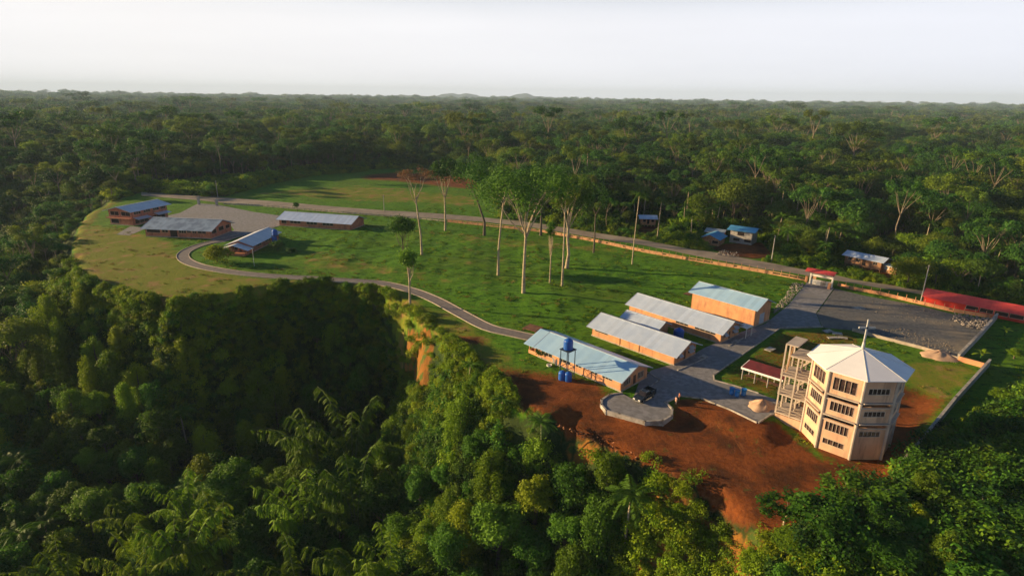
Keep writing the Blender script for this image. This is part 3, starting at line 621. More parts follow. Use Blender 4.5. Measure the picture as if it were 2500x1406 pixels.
# middle building
o_, a_, ln = place((1445, 819), (1645, 892))
B6, sm = gable('classroom_building', 'middle long orange walled building with streaked zinc roof and grey awnings', o_, a_, ln, 8.5, 2.6, 1.75, oe=1.0, og=1.0,
    wins={'front': [(.8, 4.6, 1.5, 2.3, 1, 'dark')], 'right': [(1.3, 2.6, 1.1, 2.0, 2, 'glassc'), (5.4, 7.0, 1.1, 2.0, 2, 'glassc')]}, doors=[('right', 3.7, 4.5, 2.1)])
M_ = sm('right'); awn(B6, M_, 1.0, 2.2); awn(B6, M_, 5.0, 2.1, 1.6); awn(B6, M_, 5.3, 2.9 - .1, 1.6)
for x_ in (8.0, 13.2): MB().tube([(x_, -.1, 0), (x_, -.1, 2.4)], .06).build('downpipe', MT['timber'], B6)
# small linking roof
o_, a_, ln = place((1500, 800), (1575, 826))
B6b, _ = gable('annex_building', 'small annex under a short zinc roof between the two middle buildings', (G(1520, 797).x, G(1520, 797).y), a_ + R(0), 10.0, 4.2, 2.6, 1.0, oe=.6, og=.6, wm='peach')
# next building
o_, a_, ln = place((1588, 778), (1758, 839)); a_ = R(-48); Np = G(1758, 839); ln = 26.0; o_ = (Np.x - math.cos(a_) * ln, Np.y - math.sin(a_) * ln)
B7, sm = gable('classroom_building', 'long pink walled building with two tank doors behind the streaked roof', o_, a_, ln, 8.3, 2.75, 1.75, oe=.8, og=.8,
    wins={'front': [(14, 17.4, 1.7, 2.4, 3), (19.2, 24.6, 1.7, 2.4, 4)], 'right': [(1.2, 2.5, 1.1, 2.0, 2, 'glassc'), (5.2, 6.8, 1.1, 2.0, 2, 'glassc')]}, doors=[('right', 3.5, 4.3, 2.1)])
B7['label'] = 'long pink walled building between the streaked roof and the tallest hall'
M_ = sm('right'); awn(B7, M_, .9, 2.2); awn(B7, M_, 4.9, 2.1, 1.6); awn(B7, M_, 5.2, 2.9, 1.6)
ct = MB().box(ln + .2, ln + 2.6, 7.0, 10.0, 2.6, 2.68); ct.box(ln + 2.3, ln + 2.45, 9.7, 9.85, 0, 2.6); ct.box(ln + 2.3, ln + 2.45, 7.1, 7.25, 0, 2.6); ct.build('canopy', MT['wpaint'], B7)
# hall
o_, a_, ln = place((1690, 755), (1839, 799.6)); a_ = R(-48.5); Np = G(1839, 799.6); ln = 17.6; o_ = (Np.x - math.cos(a_) * ln, Np.y - math.sin(a_) * ln)
B8, sm = gable('assembly_hall', 'tall orange walled hall with blue zinc roof nearest the gate drive', o_, a_, ln, 8.0, 4.9, 1.7, oe=.8, og=.8, rm='roofp', wins={}, doors=[('right', 2.6, 5.2, 2.9, 'doorg')])
ly = MB().box(-2.6, -.8, -.3, 4.0, 3.6, 3.68); ly.build('side_canopy', MT['rust'], B8)
# far left group
o_, a_, ln = place((683, 551), (854, 565)); a_ = R(-14)
B4, sm = gable('dormitory_building', 'long brick building under a pale zinc roof standing alone on the far lawn', o_, a_, 33.4, 11.5, 3.0, 2.0, oe=1.0, og=1.0, wm='brick', rm='roof',
    wins={'front': [(1, 3.4, 1.2, 2.7, 1, 'dark'), (5.2, 10.2, 1.5, 2.7, 3), (13, 18, 1.5, 2.7, 3), (20.5, 25.5, 1.5, 2.7, 3)]})
o_, a_, ln = place((357, 577), (514, 584.4)); a_ = R(-6.5)
B2, sm = gable('dormitory_building', 'long brick building under a stained zinc roof near the plateau edge', o_, a_, 27, 14.0, 3.5, 2.6, oe=1.2, og=1.2, wm='brick', rm='roofold',
    wins={'front': [(.6, 6.2, 1.7, 3.2, 1, 'dark'), (7, 9.5, 1.9, 3.2, 2), (14.0, 17, 1.9, 3.2, 3), (17.4, 19, 2.1, 3.2, 2), (19.5, 21.2, 2.0, 3.2, 2, 'glassc'), (21.8, 25.2, 2.0, 3.2, 2, 'glassc')],
          'right': [(1.0, 4, 1.7, 3.2, 1, 'dark'), (5.5, 9, 1.9, 3.4, 1, 'dark'), (10.2, 13, 1.9, 3.2, 1, 'dark')]}, doors=[('front', 10.3, 13.3, 2.9, 'dark')])
a_ = R(-25)
q0 = G(268, 541.5)
B1, sm = gable('two_storey_house', 'two storey brick building at the far left of the plateau', (-170.5, 247.5), R(-14), 12.0, 18.5, 6.2, 1.5, ridge='y', oe=1.3, og=1.6, wm='brick', rm='roofy',
    wins={'front': [(.6, 4.6, .7, 2.4, 1, 'dark'), (.8, 5.2, 4.0, 5.6, 2, 'dark'), (6.4, 11, 4.0, 5.6, 2, 'dark')], 'right': [(1, 4.4, 4.6, 5.8, 3), (6, 9.4, 4.6, 5.8, 3), (11, 14, 4.6, 5.8, 3), (15, 17.6, 4.6, 5.8, 3), (1, 8, .7, 2.4, 3, 'dark'), (10, 17, .7, 2.4, 3, 'dark')]})
M_ = sm('right')
for x0, z0 in ((0.3, 3.3), (11, 3.5)): 
    m2 = M_ @ Matrix.Translation((x0, .05, z0)) @ Matrix.Rotation(R(-14), 4, 'X'); MB().box(0, 7.2, 0, 2.6, -.04, .04, m2).build('lean_to_roof', MT['roof'], B1)
bl = MB()
for zz in (3.2, 3.8): bl.bar((0, -1.6, zz + .3), (12, -1.6, zz + .3), .1, .1)
for k in range(9): bl.bar((k * 1.48, -1.6, 3.2), (k * 1.48, -1.6, 4.1), .08)
bl.box(0, 12, -1.7, 0, 3.0, 3.2); bl.build('balcony', MT['brick'], B1)
q0 = G(566, 624)
B3, sm = gable('cottage_building', 'brick cottage with a stepped white and blue roof inside the loop of the path', (-100.2, 203.5), R(-4), 8.6, 21, 2.8, 1.5, ridge='y', oe=1.0, og=.9, wm='brick', rm='roofy',
    wins={'front': [(1.0, 3.4, .8, 2.3, 2, 'dark'), (5.2, 7.6, .8, 2.3, 2, 'dark')], 'right': [(3, 7, 1.5, 2.3, 3), (10, 14, 1.5, 2.3, 3)]}, doors=[('front', 3.9, 4.8, 2.1)])
pr = MB(); hz = .5
pr.add([(-1.4, -5.2, 1.75), (4.3, -5.2, 3.6), (4.3, -.95, 3.6), (-1.4, -.95, 1.75), (-1.4, -5.2, 1.83), (4.3, -5.2, 3.68), (4.3, -.95, 3.68), (-1.4, -.95, 1.83)], [(0, 3, 2, 1), (4, 5, 6, 7), (0, 1, 5, 4), (1, 2, 6, 5), (2, 3, 7, 6), (3, 0, 4, 7)])
pr.add([(4.3, -5.2, 3.6), (9.8, -5.2, 1.9), (9.8, -.95, 1.9), (4.3, -.95, 3.6), (4.3, -5.2, 3.68), (9.8, -5.2, 1.98), (9.8, -.95, 1.98), (4.3, -.95, 3.68)], [(0, 3, 2, 1), (4, 5, 6, 7), (0, 1, 5, 4), (1, 2, 6, 5), (2, 3, 7, 6), (3, 0, 4, 7)])
pr.build('porch_roof', MT['roofy'], B3)
pp = MB()
for xx in (0, 4.2, 8.4): pp.box(xx, xx + .2, -4.8, -4.6, 0, 2.3 if xx != 4.2 else 3.4)
pp.box(0, 8.6, -4.85, -4.75, 0, .75); pp.box(8.5, 8.6, -4.75, -.2, 0, .75); pp.box(0, .1, -4.75, -.2, 0, .75); pp.box(0, 8.6, -4.7, 0, -.2, .15); pp.build('porch', MT['brick'], B3)

# red long shed on the right
q0 = G(2252, 741); q1 = G(2500, 790); d = q1 - q0; a_ = math.atan2(d.y, d.x)
RS, sm = gable('long_shed', 'long bright red shed at the right edge beside the gravel yard', (q0.x, q0.y), a_, 36, 6.0, 2.2, 1.4, oe=.5, og=.4, wm='redwall', rm='roofred', cap=False, plinth=False, base=0.1,
    wins={'front': [(9.6, 12.2, .9, 1.8, 1, 'dark')] + [(12.6 + 3.1 * k, 15.4 + 3.1 * k, .8, 1.8, 1, 'dark') for k in range(7)], 'left': [(1.0, 3.2, .8, 2.0, 1, 'dark')]}, doors=[('front', 5.6, 6.5, 1.8, 'redwall')])
# gate
gq = G(1972, 692); ge = G(2034, 704); d = ge - gq; a_ = math.atan2(d.y, d.x); gw = d.length
gt = thing('entrance_gate', 'cream painted entrance gate under a small red roof', 'gate', (gq.x, gq.y, 0), a_)
MB().box(.3, .75, -.3, .3, -.2, 3.4).box(gw - .75, gw - .3, -.3, .3, -.2, 3.4).build('gate_post', MT['wpaint'], gt)
MB().box(.75, gw - .75, -.2, .2, 2.7, 3.25).build('lintel', MT['wpaint'], gt)
for k in range(4):
    x0 = .8 + k * (gw - 1.6) / 4; wd = (gw - 1.6) / 4 - .05
    MB().box(x0, x0 + wd, -.05, .05, .1, 1.7).build('gate_panel', MT['wpaint' if k != 2 else 'concl'], gt)
MB().box(.8, .8 + 1.3, -.04, .04, 1.75, 2.65).build('notice_board', MT['timber'], gt)
rf = MB()
for s_ in (-1, 1):
    rf.add([(-.8, 0, 5.0), (gw + .2, 0, 5.0), (gw + .2, s_ * 2.2, 4.3), (-.8, s_ * 2.2, 4.3), (-.8, 0, 4.92), (gw + .2, 0, 4.92), (gw + .2, s_ * 2.2, 4.22), (-.8, s_ * 2.2, 4.22)], [(0, 1, 2, 3), (7, 6, 5, 4), (0, 4, 5, 1), (1, 5, 6, 2), (2, 6, 7, 3), (3, 7, 4, 0)])
rf.build('roof', MT['roofred'], gt)
MB().box(.45, .6, -.08, .08, 3.4, 4.9).box(gw - .6, gw - .45, -.08, .08, 3.4, 4.9).build('roof_post', MT['rust'], gt)
for px_, py_, lb in ((1968, 688, 'short cream pillar left of the entrance gate'), (2023, 706, 'short cream pillar in front of the right gate post')):
    q = G(px_, py_); o = MB().box(-.35, .35, -.35, .35, -.1, 1.7).box(-.42, .42, -.42, .42, 1.7, 1.85).build('gate_pillar', MT['peach'], loc=q, rz=a_); tag(o, lb, 'pillar')

# houses beyond the road
def hut(px0, px1, sy, hw, rise, label, name='wooden_house', stilts=0.0, **kw):
    q0 = G(*px0); q1 = G(*px1); d = q1 - q0
    r_, sm_ = gable(name, label, (q0.x, q0.y), math.atan2(d.y, d.x), d.length, sy, hw, rise, base=stilts, plinth=False, cap=False, cat='house', **kw)
    if stilts:
        for xx in np.linspace(.3, d.length - .3, 5):
            for yy in (.3, sy - .3): MB().box(xx - .12, xx + .12, yy - .12, yy + .12, -stilts - .1, -.3).build('stilt', MT['timber'], r_)
    return r_
hut((1563, 553), (1600, 554), 5, 2.5, .9, 'tiny pinkish hut on stilts under a grey roof among trees', wm='peach', rm='roof', stilts=1.2, oe=.9, og=.8, wins={'front': [(1, 2.3, .9, 1.9, 1, 'dark'), (4.6, 5.8, .9, 1.9, 1, 'dark')]}, doors=[('front', 2.8, 3.8, 2.0, 'dark')])
hut((1712, 596), (1753, 602), 8, 2.8, 1.3, 'small plank house with blue gable roof beside the red clay yard', ridge='y', wm='wood', rm='roofb', oe=.8, og=.9, wins={'front': [(4.0, 6.4, 1.0, 2.1, 1, 'dark')]})
hut((1722, 585), (1762, 590), 6, 3.4, .8, 'grey roofed shed standing behind the blue gabled plank house', name='storage_shed', wm='wood', rm='roofold', oe=.8, og=.7)
hut((1780, 591), (1834, 599), 7, 5.2, .9, 'two storey house with a bright blue roof across the road', name='two_storey_house', wm='conc', rm='roofb', oe=1.0, og=1.2,
    wins={'front': [(1.4, 3.9, .9, 2.0, 1, 'dark'), (5.6, 8.2, .9, 2.0, 1, 'dark'), (2.8, 5.4, 3.2, 4.6, 1, 'dark')]})
hut((2060, 646), (2148, 665), 5.5, 2.6, .9, 'wooden plank house on stilts under a grey roof beyond the road', wm='wood', rm='roof', stilts=1.0, oe=.9, og=.9,
    wins={'front': [(1, 2.2, 1.1, 2, 2), (3.6, 4.9, 1.1, 2, 2), (9, 10.3, 1.1, 2, 2)]}, doors=[('front', 5.6, 6.7, 2.1, 'dark')])
hut((2152, 663), (2186, 672), 3, 2.3, .2, 'low timber lean-to at the right end of the house on stilts', name='lean_to_shed', wm='timber', rm='roof', oe=.4, og=.4, wins={'front': [(.6, 2.2, 1.1, 1.9, 1, 'wpaint')]})

# lean-to workshop roof beside the church
A = G(1810, 896, 2.6); B_ = G(1912, 928, 2.6); Cc = G(1922, 900, 3.2); D_ = G(1823, 885, 3.2)
ws = thing('open_shed', 'open shed with maroon roof and white fascia beside the stair tower', 'shed', (A.x, A.y, 0))
lc = [v - Vector((A.x, A.y, 0)) for v in (A, B_, Cc, D_)]; e_ = (lc[3] - lc[0]).normalized(); lc[2] = lc[1] + (lc[3] - lc[0]) * 1.6; lc[3] = lc[0] + (lc[3] - lc[0]) * 1.6
MB().add([*lc, *[v + Vector((0, 0, .08)) for v in lc]], [(0, 3, 2, 1), (4, 5, 6, 7), (0, 1, 5, 4), (1, 2, 6, 5), (2, 3, 7, 6), (3, 0, 4, 7)]).build('roof', MT['maroon'], ws)
MB().bar(lc[0] + Vector((0, 0, -.12)) - e_ * .06, lc[1] + Vector((0, 0, -.12)) - e_ * .06, .08, .4).bar(lc[0] + Vector((0, 0, -.12)), lc[3] + Vector((0, 0, -.12)), .08, .4).build('fascia', MT['white'], ws)
for k in range(4):
    for e2 in (0.05, .95):
        q = lc[0].lerp(lc[1], .04 + .31 * k).lerp(lc[3].lerp(lc[2], .04 + .31 * k), e2); MB().bar((q.x, q.y, -.8), (q.x, q.y, q.z), .18).build('post', MT['conc'], ws)
q1 = lc[0].lerp(lc[1], .1); q2 = lc[0].lerp(lc[1], .9); tb = MB().bar((q1.x + .6, q1.y + .8, .8), (q2.x + .6, q2.y + .8, .8), .9, .08)
for k in (0.05, .35, .65, .95):
    q = q1.lerp(q2, k); tb.bar((q.x + .6, q.y + .8, -.1), (q.x + .6, q.y + .8, .8), .1)
o = tb.build('work_table', MT['rust'], loc=(A.x, A.y, 0)); tag(o, 'long rough work table standing under the maroon shed roof', 'table')

# ------------------------------------------------------------ the octagonal church
cx, cy, zb, zt = 56.3, 88.0, -1.35, 13.1
CH = thing('octagonal_church', 'tall cream octagonal church tower with white roof and cross', 'church', (cx, cy, 0), 0)
RC = 6.6; vv = [(RC * math.cos(R(-112.5 + 45 * k + 1.5)), RC * math.sin(R(-112.5 + 45 * k + 1.5))) for k in range(8)]
wl = MB(); sl4 = math.dist(vv[0], vv[1])
def fmat(k):
    a = Vector((*vv[k], 0)); b = Vector((*vv[(k + 1) % 8], 0)); d = (b - a).normalized(); nn = Vector((d.y, -d.x, 0)); M_ = Matrix((d, nn, Vector((0, 0, 1)))).transposed().to_4x4(); M_.translation = a; return M_
for k in range(8):
    # k=0 the shaded front face, k=7 the lit front left face, k=6 left face, k=1 right front
    s_ = sl4
    slot = [(.35, s_ - .35, 8.25, 8.95), (.35, s_ - .35, 4.65, 5.35)]
    if k in (7, 6): wn = [(.75, 4.1, 9.95, 12.0, 4), (.9, 4.3, 6.35, 7.85, 6), (.75, 4.1, 2.75, 4.2, 6), (.8, 3.9, .35, 1.2, 4)]
    elif k in (0,): wn = [(.8, 4.1, 10.5, 11.4, 5), (.8, 4.1, 6.7, 7.5, 5), (.7, 4.0, 3.2, 4.0, 5)]
    elif k == 5: wn = []; slot = []
    else: wn = [(1.2, 3.7, 10.3, 11.5, 3), (1.2, 3.7, 6.6, 7.6, 3), (1.2, 3.7, 3.1, 4.1, 3)]
    drs = [(1.6, 3.2, .9, 3.0), (1.6, 3.2, 4.4, 6.5), (1.6, 3.2, 7.9, 10.0)] if k == 5 else []
    wl.wall(vv[k], vv[(k + 1) % 8], zb - .6, zt, .25, [q[:4] for q in wn] + slot + drs)
    M_ = fmat(k)
    for q in wn:
        window(CH, *q[:4], M_, 0, q[4], 'glassc', 'churchtrim', f_=.06)
    for q in drs: MB().box(*q[:2], -.2, -.12, q[2], q[3], M_).build('door', MT['doorm'], CH)
    if slot:
        lg = MB()
        for zz in (9.0, 5.4): lg.box(.2, s_ - .2, 0, .5, zz, zz + .16, M_)
        for zz in (8.05, 4.45): lg.box(.2, s_ - .2, 0, .12, zz, zz + .14, M_)
        lg.build('ledge', MT['churchtrim'], CH)
wl.build('wall', MT['church'], CH)
cl_ = MB()
for (a, b) in vv: cl_.tube([(a, b, zb - .5), (a, b, zt)], .24, 8)
cl_.build('corner_column', MT['churchtrim'], CH)
fs = MB()
for zz in (1.6, 5.2, 8.9): fs.prism([(a * .955, b * .955) for a, b in vv], zz, zz + .15)
fs.build('floor_slab', MT['churchtrim'], CH)
MB().prism([(a * 1.09, b * 1.09) for a, b in vv], zb - .6, zb + .12).build('footing', MT['church'], CH)
RR = 7.7; ev = [(RR * math.cos(R(-112.5 + 45 * k + 1.5)), RR * math.sin(R(-112.5 + 45 * k + 1.5))) for k in range(8)]
rf = MB(); rf.v = [(a, b, 13.22) for a, b in ev] + [(a, b, 13.1) for a, b in ev] + [(0.2, .2, 15.4)]
rf.f = [(k, (k + 1) % 8, 16) for k in range(8)] + [(8 + k, 8 + (k + 1) % 8, (k + 1) % 8, k) for k in range(8)] + [tuple(8 + k for k in reversed(range(8)))]
ro = rf.build('roof', MT['white'], CH)
rb = MB()
for a, b in ev: rb.bar((a, b, 13.24), (.2, .2, 15.41), .09, .03)
rb.build('hip_cap', MT['wpaint'], ro)
cr = MB().tube([(.2, .2, 15.1), (.2, .2, 16.6)], [.30, .20], 8).box(.08, .32, .08, .32, 16.4, 20.4).box(-1.1, 1.5, .08, .32, 18.85, 19.15); cr.build('cross', MT['metal'], CH)
# stair tower on the north west face
M_ = fmat(5)     # along, outward, up
# the tower reaches out from faces 5/6: columns, landings, stairs
W0, W1, D0, D1 = 0.0, 4.9, 0.05, 4.3
lv = [1.0, 4.6, 8.2, 11.8]
for zz in [.9, 4.5, 8.1]:
    MB().box(W0, W1, D0, D1 + .5, zz - .22, zz, M_).build('landing', MT['churchtrim'], CH)
MB().box(W0 - .3, W1 + .2, D0, D1 + .3, zb - .5, .6, M_).build('stair_base', MT['church'], CH)
MB().box(W0 + .4, W1, D0, D1 - .6, 11.7, 11.9, M_).box(W0 + .2, W1, D1 - 1.6, D1 + .4, 13.6, 13.8, M_).build('canopy_slab', MT['churchtrim'], CH)
co_ = MB()
for u_ in (W0 + .1, (W0 + W1) / 2, W1 - .1):
    for v_ in (D1 + .3, D1 - 2.0): co_.box(u_ - .12, u_ + .12, v_ - .12, v_ + .12, .6, 13.6 if v_ > D1 - 2 else 11.7, M_)
co_.build('stair_column', MT['churchtrim'], CH)
for i_, zz in enumerate((.9, 4.5, 8.1)):
    st = MB(); rl = MB(); n_ = 13
    for k in range(n_):
        v_ = D1 - 1.0 - k * (2.9 / n_); h_ = zz + (k + 1) * 3.5 / n_
        st.box(W0 + .35, W0 + 1.5, v_ - .26, v_, h_ - .09, h_, M_)
    for u_ in (W0 + .3, W0 + 1.52):
        a = M_ @ Vector((u_, D1 - 1.0, zz + .1)); b = M_ @ Vector((u_, D1 - 3.9, zz + 3.5)); st.bar(a, b, .07, .25); rl.bar(a + Vector((0, 0, 1)), b + Vector((0, 0, 1)), .06)
    st.build('stair_flight', MT['churchtrim'], CH)
    for h_ in (.5, 1.0):
        for a, b in (((W0, D1 + .45), (W1, D1 + .45)), ((W0 + .02, D1 + .45), (W0 + .02, .5)), ((W1 - .02, D1 + .45), (W1 - .02, .5))): rl.bar(M_ @ Vector((*a, zz + h_)), M_ @ Vector((*b, zz + h_)), .06)
    for k in range(7): rl.bar(M_ @ Vector((W0 + k * W1 / 6, D1 + .45, zz)), M_ @ Vector((W0 + k * W1 / 6, D1 + .45, zz + 1)), .05)
    for k in range(6): rl.bar(M_ @ Vector((W0 + .02, .5 + k * .75, zz)), M_ @ Vector((W0 + .02, .5 + k * .75, zz + 1)), .05)
    rl.build('railing', MT['churchtrim'], CH)
ld = MB()
for u_ in (3.2, 3.75): ld.bar(M_ @ Vector((u_, D1 + .1, 8.1)), M_ @ Vector((u_, D1 - .5, 13.7)), .07)
for k in range(14): ld.bar(M_ @ Vector((3.2, D1 + .1 - k * .043, 8.5 + k * .38)), M_ @ Vector((3.75, D1 + .1 - k * .043, 8.5 + k * .38)), .05)
ld.build('ladder', MT['timber'], CH)

# ------------------------------------------------------------ tanks, barrels, piles, truck, people, poles
def tank(px_, py_, r_, h_, label, z=None, group=None):
    q = GH(px_, py_) if z is None else Vector((px_, py_, z)); t_ = thing('water_tank', label, 'water tank', q, 0, group)
    prof = [(r_ * .96, 0), (r_, .08)]
    for k in range(1, 8): zz = h_ * .72 * k / 7; prof += [(r_, zz - .06), (r_ * .97, zz), (r_, zz + .04)]
    prof += [(r_ * .9, h_ * .84), (r_ * .6, h_ * .93), (r_ * .3, h_ * .97)]
    MB().lathe(prof, 22).build('body', MT['blue'], t_, smooth=True)
    MB().lathe([(r_ * .32, h_ * .96), (r_ * .34, h_ * 1.0), (r_ * .2, h_ * 1.03)], 14).build('lid', MT['blue'], t_)
    return t_
q = G(1384, 921)
tw = thing('tank_stand', 'tall steel stand carrying a blue tank beside the lowest building', 'water tower', q, R(-46))
fr = MB(); s_ = 1.0; hT = 6.0
for a in (-s_, s_):
    for b in (-s_, s_): fr.tube([(a, b, -.1), (a, b, hT)], .09, 8)
fr.build('leg', MT['steel'], tw)
br = MB()
for z_ in (0.9, 2.4):
    for a in (-s_, s_): br.bar((a, -s_, z_), (a, s_, z_), .1); br.bar((-s_, a, z_), (s_, a, z_), .1)
for a in (-s_, s_): br.bar((a, -s_, 0), (a, s_, 2.4), .06); br.bar((-s_, a, 0), (s_, a, 2.4), .06)
br.build('brace', MT['steel'], tw)
MB().box(-s_ - .2, s_ + .2, -s_ - .2, s_ + .2, hT, hT + .15).build('platform', MT['steel'], tw)
tank(q.x, q.y, .95, 2.2, 'blue water tank on top of the tall steel stand', z=6.17)
tank(1372, 926, .75, 1.9, 'left blue tank on the ground at the foot of the steel stand')
tank(1387, 929, .75, 1.9, 'right blue tank on the ground at the foot of the steel stand')
tank(1613, 812, 1.3, 2.6, 'large blue tank in the dark gap between buildings, next to the annex')
tank(1656, 825, 1.2, 2.5, 'large blue tank in the gap against the pink walled building')
q = G(674, 596); tw2 = thing('tank_stand', 'short dark stand under the blue tank behind the cottage', 'water tower', q, R(-4))
fr = MB()
for a in (-.9, .9):
    for b in (-.9, .9): fr.tube([(a, b, -.1), (a, b, 3.2)], .1, 6)
fr.build('leg', MT['steel'], tw2); MB().box(-1.1, 1.1, -1.1, 1.1, 3.2, 3.35).build('platform', MT['steel'], tw2)
MB().box(-.95, .95, -1.02, -.98, .4, 3.1).build('screen', MT['blue'], tw2)
tank(q.x, q.y, 1.0, 2.3, 'blue water tank at the corner of the loop cottage', z=3.37)
for k, (a, b, lb) in enumerate(((1786, 962, 'leftmost open blue barrel at the kerb by the maroon shed'), (1799, 967, 'middle open blue barrel in the row by the maroon shed'), (1815, 965, 'rightmost open blue barrel in the row by the maroon shed'))):
    q = G(a, b, .12); t_ = thing('barrel', lb, 'barrel', q, 0, 'open blue barrels')
    MB().lathe([(.40, 0), (.44, .3), (.42, .34), (.46, .7), (.44, .74), (.50, 1.3), (.54, 1.32), (.48, 1.3), (.38, .2)], 18).build('body', MT['blued'], t_, smooth=True)
    MB().lathe([(.52, 1.28), (.56, 1.34), (.5, 1.36), (.49, 1.3)], 18).build('rim', MT['blued'], t_)
def mound(name, px_, py_, rx, ry, h_, mt, label, cat, z0=0.0, seed=0, sharp=1.6):
    q = G(px_, py_, z0); rs = np.random.default_rng(seed); V_ = []; n_r, n_a = 14, 40; ph = rs.uniform(0, 6, 8)
    for i in range(n_r + 1):
        r_ = i / n_r
        for j in range(n_a):
            a = 6.2832 * j / n_a; k = 1 + .12 * math.sin(2 * a + ph[0]) + .1 * math.sin(3 * a + ph[1]) + .06 * math.sin(7 * a + ph[2])
            z_ = h_ * (1 - r_ ** sharp) * (1 + .15 * math.sin(4 * a + 5 * r_ + ph[3])) + .07 * h_ * math.sin(9 * a + 11 * r_ + ph[4]) * (1 - r_) - (.1 if i == n_r else 0)
            V_.append((rx * r_ * k * math.cos(a), ry * r_ * k * math.sin(a), z_))
    mb = MB(); mb.v = V_
    for i in range(n_r):
        for j in range(n_a): j2 = (j + 1) % n_a; mb.f.append((i * n_a + j, (i + 1) * n_a + j, (i + 1) * n_a + j2, i * n_a + j2))
    o = mb.build(name, MT[mt], smooth=True, loc=q); tag(o, label, cat); return o
mound('sand_pile', 1860, 992, 2.6, 2.3, 1.3, 'sand', 'trampled tan sand pile on the drive below the maroon shed', 'sand pile', .1, 3, 1.3)
mound('sand_pile', 2292, 868, 4.0, 3.0, 1.0, 'sand', 'smooth pinkish sand pile at the back corner of the gravel yard', 'sand pile', .05, 5)
mound('gravel_pile', 2098, 752, 1.6, 1.3, .35, 'concl', 'small pale gravel heap in the middle of the dark yard', 'gravel heap', .05, 8)
# rubble: stones lying in two banks
def stones(name, px, cnt, smin, smax, label, z0=0.0, hh=.5, seed=1, mt='stone'):
    rs = np.random.default_rng(seed); P = poly(px, z0); mn = P.min(0); mx = P.max(0); mb = MB(); k = 0
    while k < cnt:
        a = rs.uniform(mn, mx)
        if not inside(a[0:1], a[1:2], P)[0]: continue
        s_ = rs.uniform(smin, smax); M_ = Matrix.Translation((a[0], a[1], z0 + rs.uniform(0, hh))) @ Matrix.Rotation(rs.uniform(0, 6), 4, Vector(rs.normal(size=3)).normalized()) 
        f_ = rs.uniform(.5, 1, 3) * s_
        vs_ = []
        for z_ in (-1, 1):
            for y_ in (-1, 1):
                for x_ in (-1, 1): c_ = rs.uniform(.6, 1); vs_.append(M_ @ Vector((x_ * f_[0] * c_, y_ * f_[1] * c_, z_ * f_[2] * c_)))
        mb.add(vs_, [(0, 2, 3, 1), (4, 5, 7, 6), (0, 1, 5, 4), (2, 6, 7, 3), (0, 4, 6, 2), (1, 3, 7, 5)]); k += 1
    o = mb.build(name, MT[mt]); tag(o, label, kind='stuff'); return o
stones('rubble', [(2330, 766), (2425, 782), (2400, 808), (2360, 800), (2325, 782)], 420, .08, .24, 'loose pale stones heaped below the red shed', 0.1)
stones('rubble', [(1935, 692), (1966, 694), (1950, 712), (1925, 742), (1890, 770), (1885, 760), (1915, 725)], 380, .07, .22, 'loose stones banked along the left of the gate drive', 0.05)
stones('rubble', [(1746, 622), (1762, 612), (1800, 618), (1805, 628), (1770, 627)], 120, .10, .26, 'stones piled beside the red clay yard across the road', 0.05)
stones('rubble', [(1195, 960), (1262, 1000), (1400, 1060), (1500, 1100), (1600, 1145), (1650, 1165), (1640, 1150), (1500, 1085), (1340, 1025), (1262, 985)], 60, .08, .24, 'broken earth and stones along the crumbling plateau edge', -1.5, .25, 9, 'clod')
stones('rubble', [(2100, 722), (2230, 745), (2330, 770), (2325, 800), (2200, 780), (2110, 760)], 300, .04, .12, 'small stones scattered over the dark gravel yard', 0.06, .08, 12, 'clodd')
stones('rubble', [(2120, 810), (2200, 800), (2330, 840), (2330, 870), (2240, 846)], 300, .05, .16, 'clods and stones strewn near the smooth sand pile', 0.06, .12, 14, 'clodd')
def slabs(px_, py_, sx, sy, rz, tilt, label, name='concrete_slab', mt='concl', z=.2, th=.12):
    q = G(px_, py_, z); mb = MB().box(-sx / 2, sx / 2, -sy / 2, sy / 2, -th / 2, th / 2, Matrix.Rotation(tilt, 4, 'X')); o = mb.build(name, MT[mt], loc=q, rz=rz); tag(o, label, 'slab' if name == 'concrete_slab' else 'board'); return o
slabs(2022, 808, 2.4, 1.6, R(20), .05, 'leftmost flat concrete slab lying behind the church plot')
slabs(2044, 814, 2.2, 1.3, R(-15), .12, 'tilted concrete slab lying in the middle of the broken slabs')
slabs(2058, 824, 2.0, 1.5, R(-30), -.1, 'concrete slab at the low end of the broken slabs')
slabs(2034, 824, 2.6, 1.0, R(5), .08, 'narrow concrete slab in front of the broken slabs')
slabs(1880, 852, 1.5, 2.6, R(-50), 0, 'pale concrete slab bridging the kerb by the dark plot', z=.38)
slabs(1850, 1040, 2.4, 1.0, R(30), .05, 'pale board lying off the end of the drive kerb', 'loose_board', 'wpaint', -.3)
slabs(1716, 889 - 18, 1.2, 2.4, R(-46), 0, 'concrete doorstep slab before the middle building', z=.2)
slabs(1796, 834, 1.2, 2.4, R(-46), 0, 'concrete doorstep slab before the pink walled building', z=.2)
q = G(1301, 802, .4); pf = thing('low_platform', 'square rusty boarded platform standing on the lawn by the path', 'platform', (q.x, q.y, 0), R(-35))
MB().box(-1.9, 1.9, -1.7, 1.7, .55, .68).build('deck', MT['rust'], pf)
for a in (-1.7, 1.7):
    for b in (-1.5, 1.5): MB().box(a - .1, a + .1, b - .1, b + .1, -.1, .55).build('leg', MT['rust'], pf)
